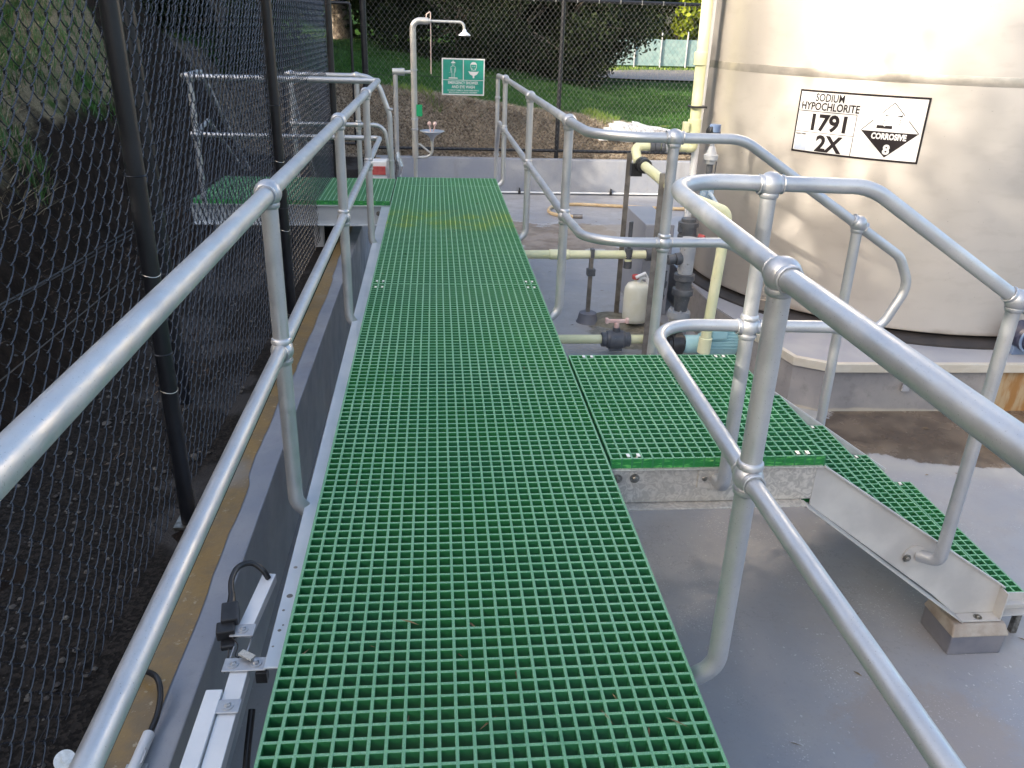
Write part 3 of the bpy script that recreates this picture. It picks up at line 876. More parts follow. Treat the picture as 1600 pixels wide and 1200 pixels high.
pm = post(hn_, (2.340, YS, .632), [(2.340, YS, -.440), (2.300, YN - .004, -.462)], jz=.167, axis=(1, 0, -.617), fr=.04)
m = MB(); m.prism([(1.345, YN - .0065, -.05), (1.45, YN - .0065, -.05), (1.45, YN - .0065, -.135), (1.345, YN - .0065, -.125)], (0, .006, 0)); m.build("base_plate", ALU, pn, 0, .002)
mm = MB(); mm.lathe((2.285, YN - .007, -.462), [(.048, 0), (.048, .006)], (0, 1, 0), 28); o = mm.build("base_plate", FRAMEGREY, pm, 30)
bolt_part(pm, (2.250, YN - .0075, -.470), (0, -1, 0), .010, .010)

# far right handrail with stair flight and end loop
hr = thing("handrail", (RX, 6, 0), "silver pipe handrail from the far walkway end turning down the far side of the stairs", "handrail", "pipe handrails")
YR = 3.610
rail(hr, [(RX, 9.50, FL), (RX, 9.50, .93), (RX, 8.5, .955), (RX, 4.35, .985), (RX, YR, .998), (1.745, YR, 1.000), (2.60, YR, slope(2.60)), (2.675, YR, .33), (2.55, YR, .040), (1.745, YR, .535), (RX, YR, .530), (RX, 4.35, .495), (RX, 9.15, .47), (RX, 9.485, .15), (RX, 9.5, .02)],
     RT * .94, [0, .05, 0, 0, .26, .22, .11, .13, .12, .2, .24, 0, .06, .05, 0], "looped_rail")
for y, zt, zm in ((8.48, .955, .472), (6.20, .966, .478), (4.34, .985, .492)):
    post(hr, (RX, y, zt), [(RX, y, -.045), (.985, y - .02, -.125)], jz=zm, axis=(0, 1, 0), fr=.085)
post(hr, (1.435, YR, 1.001), [(1.435, YR, -.06), (1.435, YF - .04, -.10)], jz=.532, axis=(1, 0, 0), fr=.04)
post(hr, (2.358, YR, .630), [(2.372, YR, -.46), (2.36, YF - .04, -.50)], jz=.158, axis=(1, 0, -.617), fr=.04)
m = MB()
for z in (.70, .085): m.lathe((RX, 9.50, z), [(RT, -.014), (RT + .006, -.01), (RT + .007, 0), (RT + .006, .01), (RT, .014)], (0, 0, 1), 20)
m.build("collar", WELD, hr)

# ---------------------------------------------------------------- chain link fences
def chainlink(org, U, Wd, z0, z1, w=.036, h=.0455, r=.0017, dep=.0048):
    U = Vector(U).normalized(); Nn = U.cross(Vector((0, 0, 1)))
    org = Vector(org); m = MB()
    npk = int(Wd / w); nz = int((z1 - z0) / h)
    V = m.v; F = m.f
    for i in range(npk):
        pts = []
        for k in range(nz + 1):
            right = (k + i) % 2
            x = (i + right) * w + (.0050 if right else -.0050)
            z = z0 + k * h
            sgn = 1 if right else -1
            pts.append(org + U * x + Vector((0, 0, z)) + Nn * 0)
            if k < nz:
                # mid span: front leg / back leg of the flattened spiral
                d = dep if right else -dep
                x2 = (i + (1 - right)) * w + (-.0050 if right else .0050)
                for q, dq in ((.22, .92), (.60, 1.0), (.84, .75)):
                    pts.append(org + U * (x + (x2 - x) * q) + Vector((0, 0, z + h * q)) + Nn * d * dq)
        n = len(pts); o = len(V)
        for j, p in enumerate(pts):
            kn = (j % 4 == 0)
            rr = r * (1.15 if kn else 1)
            V.extend([(p + U * rr)[:], (p + Nn * rr)[:], (p - U * rr)[:], (p - Nn * rr)[:]])
        for j in range(n - 1):
            a = o + j * 4
            for q in range(4):
                q2 = (q + 1) % 4
                F.append((a + q, a + q2, a + 4 + q2, a + 4 + q))
    m.mi = [0] * len(F)
    return m
def fence_post(parent, x, y, z0, z1, r=.030, cap=True, n="post"):
    m = MB(); m.cyl((x, y, z0), (x, y, z1), r, 24)
    for k in range(3):
        zz = z0 + (z1 - z0) * (.28 + .24 * k); m.lathe((x, y, zz), [(r, -.003), (r + .003, 0), (r, .003)], (0, 0, 1), 20)
    return m.build(n, FENCEM, parent, 50)
FX = -.60
lf = thing("chain_link_fence", (FX, 4, WT), "tall black chain link fence along the left side of the walkway", "fence")
chainlink((FX - .042, -.2, 0), (0, 1, 0), 8.75, -.36, 2.05, w=.041, h=.0435, r=.0023, dep=-.0055).build("mesh", WIREM, lf, 60)
for y in (.25, 2.82, 5.37, 8.42): fence_post(lf, FX, y, -.43, 2.2, .030)
m = MB()
for y in (.25, 2.82, 5.37, 8.42):
    m.box((FX - .05, y - .045, -.425), (FX + .065, y + .045, -.414))
    for s in (-1, 1): m.lathe((FX + .048, y + s * .03, -.414), [(.012, 0), (.012, .010), (.006, .011), (.006, .030)], (0, 0, 1), 6)
m.build("base_plate", BOLT, lf, 0)
m = MB(); m.cyl((FX, -.2, 2.08), (FX, 8.45, 2.08), .021, 16); m.build("top_tube", FENCEM, lf, 50)
m = MB()
for z in (-.30, .62):
    m.tube([(FX - .046, -.2, z), (FX - .046, 8.4, z)], .0016, 5, caps=False)
m.tube([(FX - .075, 1.3, .80), (FX - .075, 2.2, .755), (FX - .075, 4.3, .70)], .0022, 6)
m.tube([(FX - .070, 1.3, .79), (FX - .080, 3.3, .70), (FX - .075, 5.3, .66)], .0018, 6)
m.build("tension_wire", FENCEM, lf, 60)
m = MB()
for y in (2.82, 5.37):
    for z in (.60, .16):
        m.tube([(FX + .031 * math.cos(a), y + .031 * math.sin(a), z + .004 * math.sin(a * 2)) for a in [2 * PI * k / 16 for k in range(17)]], .0017, 5, caps=False)
m.build("tie_wire", WIREG, lf, 60)
# small silver pipe clamp bracket low on the fence, bottom left
bk = MB(); bk.lathe((-.575, 1.60, -.335), [(.026, 0), (.026, .004)], (.5, -.5, .7), 24)
bk.obox((-.535, 1.585, -.350), (.030, -.006, -.006), (.006, .022, 0), (0, .0, .003))
bk.lathe((-.575, 1.60, -.331), [(.009, 0), (.009, .010)], (.5, -.5, .7), 6)
tag(bk.build("pipe_bracket", CLIP, None, 35), "small round ended silver bracket at the foot of the left fence, bottom left corner", "bracket")

# fence return and second line behind the first (gate opening side)
f2 = thing("chain_link_fence", (-1.15, 4.6, WT), "dark inner chain link fence panel standing behind the long left fence", "fence")
fence_post(f2, -.93, 3.96, -.43, 2.1, .034)
fence_post(f2, -.95, 7.08, -.43, 2.1, .030)
def panel_fence(parent, a, b, z0, z1, **k):
    a = Vector(a); b = Vector(b); d = b - a
    return chainlink((a.x, a.y, 0), (d.x, d.y, 0), d.length, z0, z1, w=.041, h=.0435, dep=-.005, **k).build("mesh", WIREM, parent, 60)
panel_fence(f2, (-.95, 3.96, 0), (-.95, 7.05, 0), -.36, 2.05)

# back fence
bf = thing("chain_link_fence", (2, 12.72, WT), "black chain link fence across the back behind the shower and sign", "fence")
YK = 12.72
chainlink((-.58, YK - .04, 0), (1, 0, 0), 6.6, -.30, 1.80, w=.037, h=.0455, r=.0015).build("mesh", plain("fine_back_fence_wire", (.16, .16, .15), None, 1, .3, .3), bf, 60)
for x in (-.62, 2.24, 5.1): fence_post(bf, x, YK, -.45, 1.95, .032 if x > 0 else .045)
m = MB(); m.cyl((-.62, YK, 1.80), (6.1, YK, 1.80), .024, 14); m.build("top_tube", FENCEM, bf, 50)
m = MB(); m.cyl((-.62, YK, -.30), (6.1, YK, -.30), .022, 14); m.build("bottom_tube", FENCEM, bf, 50)
m = MB(); m.tube([(-.6, YK - .045, .73), (6.1, YK - .045, .73)], .003, 5); m.build("tension_wire", FENCEM, bf, 60)
m = MB()
for x in frange(-.4, 5.9, .31): m.box((x - .006, YK - .03, 1.77), (x + .006, YK + .03, 1.828))
m.build("tie_wire", WIREG, bf, 0)

# gate in the gap beside the corner post
gt = thing("fence_gate", (-.95, YK, WT), "thin framed black chain link gate left of the back fence corner post", "gate")
m = MB(); m.tube(fillet([(-.80, YK, -.25), (-.80, YK, 1.66), (-1.80, YK, 1.66), (-1.80, YK, -.25), (-.80, YK, -.25)], .03, 4), .019, 12); m.build("gate_frame", FENCEM, gt, 50)
chainlink((-1.80, YK - .01, 0), (1, 0, 0), 1.0, -.24, 1.65, w=.037, h=.0455, r=.0014).build("mesh", WIREM, gt, 60)
m = MB(); m.box((-.79, YK - .03, .40), (-.66, YK + .0, .46)); m.build("latch", BOLT, gt, 0)
fence_post(gt, -1.93, YK, -.45, 1.9, .035)

# platform beam, leg and step box under left platform
pf = thing("platform_frame", (-.8, 7.7, FL), "pale grey channel frame under the left side platform", "frame")
m = MB(); m.box((-1.70, 7.17, -.205), (-.012, 7.178, -.047)).box((-1.70, 7.14, -.046), (-.012, 7.22, -.0395)).box((-1.70, 7.12, -.212), (-.012, 7.178, -.206))
m.box((-1.70, 8.29, -.20), (-.012, 8.298, -.047)).box((-1.705, 7.18, -.20), (-1.70, 8.29, -.047))
m.build("channel", STRIP, pf, 0)
for x in (-1.5, -.65):
    for y in (7.25, 8.2): MB().box((x - .04, y - .04, -.8), (x + .04, y + .04, -.213)).build("leg", FRAMEGREY, pf, 0)
for x in (-.055, -.115): bolt_part(pf, (x, 7.168, -.11), (0, -1, 0), .012)

# ---------------------------------------------------------------- emergency shower
sy = 9.6; sx = .158
sh = thing("emergency_shower", (sx, sy, FL), "grey emergency shower pipe with eye wash bowl beyond the walkway end", "shower")
m = MB(); m.cyl((sx, sy, FL), (sx, sy, -.20), .018, 16).cyl((sx, sy, -.20), (sx, sy, .03), .022, 16); m.build("riser", GALVW, sh, 50)
m = MB(); m.tube(fillet([(sx, sy, .02), (sx - .006, sy, 1.455), (sx + .16, sy, 1.455)], .10, 8), .034, 20); m.build("stand_pipe", GALVW, sh, 50)
m = MB(); m.tube(fillet([(sx + .15, sy, 1.455), (.70, sy, 1.455), (.712, sy, 1.36)], .06, 8), .014, 14)
m.cyl((sx + .145, sy, 1.455), (sx + .185, sy, 1.455), .026, 16); m.build("shower_arm", GALVW, sh, 50)
m = MB(); m.lathe((.712, sy, 1.365), [(.012, .02), (.020, .012), (.024, -.005), (.058, -.030), (.066, -.036), (.064, -.045), (.001, -.040)], (0, 0, 1), 28); m.build("shower_head", WHITEP, sh, 40)
m = MB(); m.tube(fillet([(sx + .135, sy, 1.45), (sx + .145, sy, 1.52), (.345, sy, 1.555), (.345, sy, .92)], .01, 4), .0065, 8); m.build("pull_rod", plain("pinkish_rod", (.5, .40, .36), None, 1, .4, .3), sh, 50)
m = MB(); m.lathe((.350, sy, .312), [(.004, -.115), (.018, -.11), (.026, -.075), (.05, -.045), (.125, -.004), (.140, .002), (.138, .008), (.12, .004), (.03, -.03), (.001, -.03)], (0, 0, 1), 32); m.build("eye_wash_bowl", GALV, sh, 40)
for s in (-1, 1):
    m = MB(); m.cyl((.350 + s * .012, sy, .30), (.350 + s * .030, sy, .37), .007, 10); m.ball((.350 + s * .032, sy, .395), .024, 14, 8); m.build("nozzle", PINK, sh, 50)
m = MB(); m.tube(fillet([(.350, sy, .20), (.350, sy, .03), (sx + .02, sy, .02)], .09, 8), .016, 14).tube([(sx + .03, sy, .165), (sx + .055, sy, .165), (.325, sy, .075)], .012, 10); m.build("bowl_pipe", GALVW, sh, 50)
m = MB(); m.box((sx + .02, sy - .04, .475), (sx + .085, sy - .036, .60)); m.build("tag", GREENTAG, sh, 0)
m = MB()
for z in (.44, .33, .96): m.lathe((sx - .002, sy, z), [(.034, -.012), (.039, -.008), (.039, .008), (.034, .012)], (0, 0, 1), 20)
m.build("coupling", WELD, sh)
# lagged supply pipe next to it
sp = thing("supply_pipe", (-.07, sy, FL), "foil wrapped water supply pipe with elbow left of the shower", "pipe")
m = MB(); m.tube(fillet([(-.055, sy, FL), (-.048, sy, .93), (sx - .10, sy, .935)], .03, 5), .026, 16); m.build("pipe", GALV, sp, 50)
m = MB(); m.tube([(-.048 - .03, sy, .935), (sx - .105, sy, .935)], [.036, .040], 16).cyl((sx - .10, sy, .935), (sx - .03, sy, .935), .019, 14); m.build("elbow", GALVW, sp, 50)
m = MB(); m.tube([(-.06, sy, -.33), (-.035, sy, -.25), (-.045, sy, -.17), (-.030, sy, -.08), (-.055, sy, .02), (-.05, sy, .08)], [.03, .045, .040, .050, .042, .028], 12); m.build("foil_wrap", plain("crinkled_foil", (.6, .62, .66), (.4, .42, .46), 60, .25, .9, .9, 40), sp, 20)

# green sign on back fence
sg = thing("safety_sign", (.80, YK - .07, .73), "green and white EMERGENCY SHOWER AND EYE WASH sign wired to the back fence", "sign")
gx0, gx1, gz0, gz1 = .487, 1.112, .480, .985
def gmap(u, v, h):   # slightly bowed plastic sheet, a little curled on the right foot
    t = u / (gx1 - gx0)
    return (gx0 + u - .02 * max(0, .5 - v / (gz1 - gz0)) * (1 if t > .6 else 0) * (t - .6), YK - .075 - .018 * math.sin(PI * t) - h, gz0 + v)
G = Sign(gmap); GW, GH = gx1 - gx0, gz1 - gz0
m = MB(); G.rect(m, 0, 0, GW, GH, 0, 10); G.rect(m, GW, 0, 0, GH, -.004, 10); m.build("board", SIGNW, sg, 0)
m = MB(); b = .018
for (u0, v0, u1, v1) in ((b, b, GW - b, .205), (b, .213, GW / 2 - .006, GH - b), (GW / 2 + .006, .213, GW - b, GH - b)): G.rect(m, u0, v0, u1, v1, .0018, 6)
m.build("green_field", SIGNG, sg, 0)
m = MB(); H = .0036
G.text(m, "EMERGENCY SHOWER", .056, GW / 2, .155, H, offset=.0012, sx=.78)
G.text(m, "AND EYE WASH", .056, GW / 2, .098, H, offset=.0012, sx=.84)
G.text(m, "IN CASE OF CHEMICAL SPLASH WASH FOR 15", .026, GW / 2, .060, H, offset=.0004, sx=.86)
G.text(m, "MINUTES PRIOR TO MEDICAL TREATMENT", .026, GW / 2, .030, H, offset=.0004, sx=.84)
def ring(cx, cy, rx, ry, a0, a1, n=12): return [(cx + rx * math.cos(a0 + (a1 - a0) * i / n), cy + ry * math.sin(a0 + (a1 - a0) * i / n)) for i in range(n + 1)]
# shower figure: head under spray, body outline, tray
fx = .165
G.poly(m, ring(fx, .438, .032, .022, 0, PI), H); G.rect(m, fx - .006, .455, fx + .006, .472, H)
G.line(m, ring(fx, .415, .014, .016, 0, 2 * PI), .004, H)
G.line(m, [(fx - .012, .398), (fx - .034, .385), (fx - .036, .34), (fx - .026, .31)], .005, H)
G.line(m, [(fx + .012, .398), (fx + .034, .385), (fx + .036, .34), (fx + .026, .31)], .005, H)
G.line(m, [(fx - .022, .37), (fx - .018, .31), (fx - .020, .245)], .005, H); G.line(m, [(fx + .022, .37), (fx + .018, .31), (fx + .020, .245)], .005, H)
G.line(m, [(fx, .30), (fx, .245)], .004, H)
G.line(m, [(fx - .06, .31), (fx - .035, .312)], .003, H)
G.poly(m, [(fx - .07, .228), (fx + .07, .228), (fx + .06, .244), (fx - .06, .244)], H)
# eye wash figure: face over bowl
ex = .462
G.poly(m, ring(ex, .425, .044, .036, 0, PI), H)
G.line(m, ring(ex, .40, .042, .052, PI, 2 * PI), .006, H); G.line(m, [(ex - .042, .40), (ex - .044, .43)], .006, H); G.line(m, [(ex + .042, .40), (ex + .044, .43)], .006, H)
G.line(m, [(ex - .02, .375), (ex - .03, .345)], .005, H); G.line(m, [(ex + .02, .375), (ex + .03, .345)], .005, H)
G.line(m, [(ex - .022, .405), (ex - .008, .398)], .006, H); G.line(m, [(ex + .022, .405), (ex + .008, .398)], .006, H)
G.poly(m, [(ex - .078, .335), (ex - .05, .290), (ex - .012, .272), (ex + .012, .272), (ex + .05, .290), (ex + .078, .335), (ex + .05, .328), (ex - .05, .328)], H)
G.rect(m, ex - .012, .240, ex + .012, .272, H)
m.build("white_print", SIGNW, sg, 0)

# small box with red label beside the supply pipe
bx = thing("equipment_box", (-.3, 9.8, FL), "small pale grey cabinet with a red strip behind the left platform", "box")
MB().box((-.44, 9.72, FL), (-.165, 9.95, -.05)).build("cabinet", WHITEP, bx, 0, .01)
MB().box((-.36, 9.705, -.20), (-.195, 9.7185, -.105)).build("red_label", RED, bx, 0)
MB().box((-.18, 9.70, FL), (-.150, 9.96, -.04)).build("side_channel", MIDPVC, bx, 0)

# ---------------------------------------------------------------- pipework
def coupling(m, c, ax, r, L, mi=0, seg=24):
    m.lathe(c, [(r * .9, -L / 2), (r, -L / 2 + .003), (r, L / 2 - .003), (r * .9, L / 2)], ax, seg, mi)
# pipe A
pa_ = thing("pale_pipe", (1.6, 6.65, FL), "pale yellow pipe running from under the walkway with grey collar, farther of two", "pipe", "pale yellow pipes out of the walkway")
MB().cyl((.75, 6.66, -.335), (2.19, 6.65, -.325), .036, 24).build("pipe", PALEP, pa_)
for x, L in ((1.385, .09), (1.47, .08)):
    m = MB(); coupling(m, (x, 6.655, -.330), (1, 0, 0), .043, L); m.build("socket", PALEP, pa_, 40)
m = MB(); coupling(m, (2.23, 6.65, -.325), (1, 0, 0), .052, .12); m.build("collar", GREYPVC, pa_, 40)
m = MB(); m.cyl((2.02, 6.64, -.36), (2.02, 6.64, -.44), .030, 20); m.build("tee_branch", PALEP, pa_, 40)
m = MB(); m.lathe((2.02, 6.64, -.44), [(.036, 0), (.036, -.06), (.028, -.062), (.028, -.10), (.036, -.102), (.034, -.17), (.018, -.172), (.018, -.40)], (0, 0, -1), 20); m.build("small_valve", GREYPVC, pa_, 40)
# fix orientation of the valve body: hangs below the tee
sa = thing("pipe_support", (1.70, 6.62, FL), "short dark steel pipe support post on a grey mortar mound", "support")
MB().box((1.680, 6.60, -.85), (1.715, 6.63, -.345)).build("upright", BRONZE, sa, 0, .002)
MB().box((1.665, 6.585, -.50), (1.735, 6.645, -.44)).box((1.690, 6.60, -.345), (1.72, 6.66, -.27)).build("clamp", GREYPVC, sa, 0, .003)
m = MB(); m.lathe((1.70, 6.62, FL), [(.10, 0), (.088, .02), (.075, .085), (.05, .095), (.001, .097)], (0, 0, 1), 20); m.build("mound", BLOCKM, sa, 50)
m = MB(); m.lathe((1.93, 6.66, FL), [(.22, 0), (.17, .022), (.06, .034), (.001, .036)], (0, 0, 1), 22); m.build("mortar_pad", plain("mossy_mortar", (.14, .13, .09), (.22, .20, .15), 16, .8, 0, .6, 60), sa, 50)
# pipe B with ball valve
pb_ = thing("pale_pipe", (1.6, 5.85, FL), "pale yellow pipe with black ball valve and pink handle, nearer of two", "pipe", "pale yellow pipes out of the walkway")
MB().cyl((.75, 5.86, -.795), (2.12, 5.85, -.795), .036, 24).build("pipe", PALEP, pb_)
m = MB(); m.lathe((1.783, 5.85, -.795), [(.050, -.115), (.058, -.11), (.058, -.075), (.066, -.072), (.070, -.055), (.074, -.05), (.074, .05), (.070, .055), (.066, .072), (.058, .075), (.058, .11), (.050, .115)], (1, 0, 0), 28)
m.lathe((1.783, 5.85, -.74), [(.030, 0), (.030, .045)], (0, 0, 1), 18)
m.obox((1.783, 5.85, -.868), (.05, 0, 0), (0, .04, 0), (0, 0, .012))
vb = m.build("ball_valve", GREYPVC, pb_, 35)
m = MB(); m.cyl((1.783, 5.85, -.70), (1.783, 5.85, -.655), .020, 14)
m.obox((1.783, 5.85, -.643), (.088, 0, 0), (0, .014, 0), (0, 0, .013)).obox((1.703, 5.85, -.640), (.012, 0, 0), (0, .022, 0), (0, 0, .020)).obox((1.863, 5.85, -.640), (.012, 0, 0), (0, .022, 0), (0, 0, .020))
m.build("handle", PINK, vb, 0, .006)

# steel upright bars carrying the overhead pipe
for (x, y, lab) in ((1.990, 6.78, "tall brown steel bar holding the overhead pale pipe, farther of the pair"), (2.005, 5.775, "tall brown steel bar beside the far handrail post, nearer of the pair")):
    b_ = thing("pipe_upright", (x, y, FL), lab, "post", "brown steel pipe uprights")
    MB().box((x - .022, y - .004, FL), (x + .022, y + .004, .50)).box((x + .014, y + .004, FL), (x + .022, y + .045, .50)).build("angle_bar", BRONZE, b_, 0, .002)
    MB().box((x - .05, y - .04, FL), (x + .05, y + .06, FL + .008)).build("foot_plate", BRONZE, b_, 0)

# overhead pipe loop
oh = thing("overhead_pipe", (2.2, 6.3, .5), "pale yellow overhead pipe loop with black unions left of the tank", "pipe")
path = [(2.46, 6.76, .555), (2.03, 6.76, .560), (2.02, 6.70, .47), (2.05, 5.95, .43), (2.18, 5.72, .34), (2.455, 5.70, .285), (2.465, 5.70, .10), (2.436, 5.70, -.78)]
m = MB(); m.tube(fillet([(2.49, 6.76, .553), (2.02, 6.76, .560), (2.03, 6.66, .46), (2.06, 5.62, .405), (2.10, 5.42, .40), (2.385, 5.42, .300), (2.385, 5.42, .10), (2.349, 5.42, -.74)], [0, .055, .03, .06, .06, .07, .1, 0], 8), .038, 24); m.build("pipe", PALEP, oh, 50)
m = MB(); coupling(m, (2.16, 6.76, .558), (1, 0, 0), .055, .035); coupling(m, (2.205, 6.76, .558), (1, 0, 0), .047, .05); coupling(m, (2.25, 6.76, .557), (1, 0, 0), .055, .03); m.build("union", GREYPVC, oh, 35)
m = MB(); coupling(m, (2.33, 6.76, .556), (1, 0, 0), .050, .12); m.build("sleeve", MIDPVC, oh, 35)
m = MB()
for y in (6.50, 6.44): coupling(m, (2.036, y, .451 + (y - 6.5) * .05), (0, 1, .05), .058, .045)
m.obox((2.00, 6.56, .40), (.045, 0, 0), (0, .03, 0), (0, 0, .05)); m.build("clamp", BLACKP, oh, 35)
m = MB(); coupling(m, (2.352, 5.42, -.68), (.04, 0, 1), .048, .12); coupling(m, (2.385, 5.42, .17), (0, 0, 1), .045, .05); m.build("socket", PALEP, oh, 35)

# big riser left of the tank
br = thing("pale_riser", (2.5, 6.75, FL), "tall thick pale yellow riser pipe standing against the left edge of the tank", "pipe")
m = MB(); m.tube(fillet([(2.46, 6.76, .555), (2.505, 6.76, .555), (2.475, 6.75, 2.9)], .04, 6), .044, 24); m.build("pipe", PALEP, br, 50)
m = MB(); m.cyl((2.545, 6.80, FL + .3), (2.565, 6.84, 3.0), .030, 20); m.build("white_conduit", WHITEP, br, 50)
m = MB(); coupling(m, (2.500, 6.757, .70), (0, 0, 1), .054, .16); coupling(m, (2.487, 6.75, 1.24), (0, 0, 1), .052, .10); m.build("socket", PALEP, br, 35)
m = MB(); m.box((2.44, 6.69, .87), (2.57, 6.80, .885)); m.build("pipe_clamp", BLACKP, br, 0)
m = MB(); m.box((2.40, 6.70, .68), (2.445, 6.76, .76)); m.build("lever", PALEP, br, 0, .006)

# gauge stack
gs = thing("pressure_gauge", (2.38, 5.92, 0), "dark blue gauge on a grey fitting stack in front of the tank edge", "gauge")
m = MB(); m.lathe((2.385, 5.92, .775), [(.001, -.03), (.044, -.028), (.048, -.02), (.048, .02), (.044, .028), (.001, .028)], (.3, -.95, .1), 28); m.build("dial_case", BLACKP, gs, 35)
m = MB(); m.lathe((2.395, 5.92, .805), [(.040, -.03), (.042, .0), (.040, .022), (.001, .024)], (0, 0, 1), 20); m.build("cap", BLUEC, gs, 35)
m = MB(); m.lathe((2.39, 5.92, .60), [(.016, .12), (.016, .075), (.024, .07), (.040, .02), (.052, .015), (.052, -.02), (.040, -.024), (.036, -.05), (.020, -.052)], (0, 0, 1), 24); m.build("fitting", MIDPVC, gs, 35)
m = MB(); m.lathe((2.39, 5.92, .50), [(.024, .05), (.024, -.02), (.018, -.03), (.018, -.05), (.034, -.055), (.034, -.08), (.016, -.082), (.016, -.1)], (0, 0, 1), 20); m.cyl((2.43, 5.90, .57), (2.425, 5.90, .45), .005, 8); m.build("stem", GREYPVC, gs, 35)
m = MB(); m.obox((2.395, 5.92, .33), (.045, 0, 0), (0, .022, 0), (0, 0, .055)); m.cyl((2.38, 5.92, .42), (2.36, 5.92, .26), .030, 16); m.cyl((2.40, 5.92, .36), (2.475, 5.75, .22), .016, 10); m.build("strainer", plain("clear_blue_strainer", (.16, .25, .36), (.35, .42, .48), 30, .2), gs, 0, .006)

# pump column
pc = thing("dosing_pump", (2.35, 6.0, FL), "teal pump with dark grey unions, flange and grey riser beside the tank", "pump")
m = MB(); m.cyl((2.335, 6.0, -.02), (2.325, 6.0, -.32), .058, 28); m.build("grey_riser", MIDPVC, pc, 50)
m = MB(); m.lathe((2.325, 6.0, -.32), [(.060, .02), (.080, .015), (.082, -.03), (.078, -.034), (.064, -.036), (.062, -.10), (.080, -.104), (.084, -.112), (.084, -.150), (.066, -.155), (.060, -.20), (.052, -.26), (.052, -.30)], (0, 0, 1), 28); m.build("union", GREYPVC, pc, 35)
m = MB(); m.lathe((2.315, 6.0, -.635), [(.055, .03), (.088, .025), (.092, .0), (.092, -.022), (.075, -.028), (.075, -.20)], (0, 0, 1), 28)
for k in range(6):
    a = 2 * PI * k / 6 + .4; m.lathe((2.315 + .072 * math.cos(a), 6.0 + .072 * math.sin(a), -.612), [(.013, 0), (.013, .014), (.006, .015), (.006, .024)], (0, 0, 1), 6)
m.build("flange", MIDPVC, pc, 35)
m = MB(); m.lathe((2.42, 6.35, -.03), [(.070, -.10), (.078, -.095), (.078, -.05), (.072, -.045), (.072, .02), (.082, .022), (.082, .055), (.060, .06), (.060, .085), (.030, .09)], (0, 0, 1), 28)
m.obox((2.355, 6.33, -.02), (.02, 0, 0), (0, .02, 0), (0, 0, .03)); m.build("upper_union", GREYPVC, pc, 35)
m = MB(); m.cyl((2.42, 6.35, -.13), (2.38, 6.2, -.20), .05, 20); m.build("upper_link", MIDPVC, pc, 50)
m = MB(); coupling(m, (2.26, 6.0, -.185), (1, .1, .12), .048, .05); coupling(m, (2.205, 6.0, -.19), (1, .1, .12), .040, .06); m.cyl((2.13, 6.0, -.21), (2.21, 6.0, -.19), .024, 16); m.build("side_valve", GREYPVC, pc, 35)
m = MB(); m.lathe((2.19, 6.02, -.10), [(.020, 0), (.024, .02), (.018, .05)], (0, .4, 1), 14); m.build("orange_fitting", ORANGE, pc, 35)
m = MB(); m.cyl((2.50, 6.30, -.075), (2.54, 6.27, -.085), .020, 18); m.build("red_fitting", RED, pc, 35)
m = MB(); m.lathe((2.10, 5.56, -.72), [(.055, 0), (.075, .01), (.075, .035), (.085, .04), (.085, .12), (.070, .125), (.06, .145)], (1, 0, 0), 26)
for k in range(8):
    a = 2 * PI * k / 8; m.lathe((2.13, 5.56 + .072 * math.cos(a), -.72 + .072 * math.sin(a)), [(.009, 0), (.009, -.02)], (1, 0, 0), 6)
m.lathe((2.14, 5.56, -.65), [(.035, 0), (.035, .06), (.05, .062), (.05, .075)], (0, 0, 1), 18); m.build("pump_head", BLACKP, pc, 35)
m = MB(); m.lathe((2.235, 5.56, -.725), [(.050, -.01), (.066, 0), (.070, .02), (.070, .12), (.084, .125), (.088, .14), (.088, .385), (.084, .395), (.05, .41), (.001, .412)], (1, 0, 0), 30)
for k in range(14):
    a = PI * k / 13
    m.obox((2.52, 5.56 - .095 * math.cos(a), -.725 + .095 * math.sin(a)), (.13, 0, 0), (0, .0025 * math.sin(a) + .006 * abs(math.cos(a)), .0), (0, 0, .006 * math.sin(a) + .0025))
mt = m.build("motor", PUMPB, pc, 35)
m = MB(); m.obox((2.47, 5.50, -.615), (.062, 0, .006), (0, .05, 0), (-.003, 0, .038)); m.build("terminal_box", PUMPB, mt, 0, .012)
m = MB(); m.box((2.10, 5.48, FL), (2.60, 5.66, -.825)); m.build("base_plate", FRAMEGREY, pc, 0, .004)
# concrete pump box / cubicle
pbx = thing("concrete_block", (2.4, 6.95, FL), "grey painted square concrete block behind the pump unions", "block")
MB().box((2.19, 6.80, FL), (2.445, 7.6, -.10)).build("block", PLTOP, pbx, 0, .008)
m = MB(); m.box((2.36, 6.90, -.10), (2.40, 6.93, .02)); m.build("wood_peg", plain("timber_peg", (.45, .33, .18), None, 1, .7), pbx, 0)

# white jug
jg = thing("plastic_jug", (2.08, 6.5, FL), "translucent white chemical jug with red cap between the pipe uprights", "jug")
m = MB(); prof = [(.001, 0), (.085, .0), (.100, .018), (.104, .05), (.104, .27), (.100, .31), (.080, .345), (.034, .365), (.030, .385)]
m.lathe((2.095, 6.52, FL + .035), prof, (0, 0, 1), 28)
m.v = [(2.095 + (x - 2.095) * 1.08, 6.52 + (y - 6.52) * .8, z) for x, y, z in m.v]
m.build("body", JUGM, jg, 40)
m = MB(); m.lathe((2.075, 6.52, FL + .42), [(.034, 0), (.036, .004), (.036, .030), (.030, .034)], (0, 0, 1), 16); m.build("cap", RED, jg, 30)
m = MB(); m.tube(fillet([(2.09, 6.50, FL + .37), (2.10, 6.50, FL + .44), (2.17, 6.50, FL + .43), (2.18, 6.50, FL + .35)], .03, 4), .017, 10); m.tube([(2.06, 6.47, FL + .445), (2.14, 6.49, FL + .475), (2.16, 6.5, FL + .44)], .016, 8); m.build("handle", WHITEP, jg, 40)
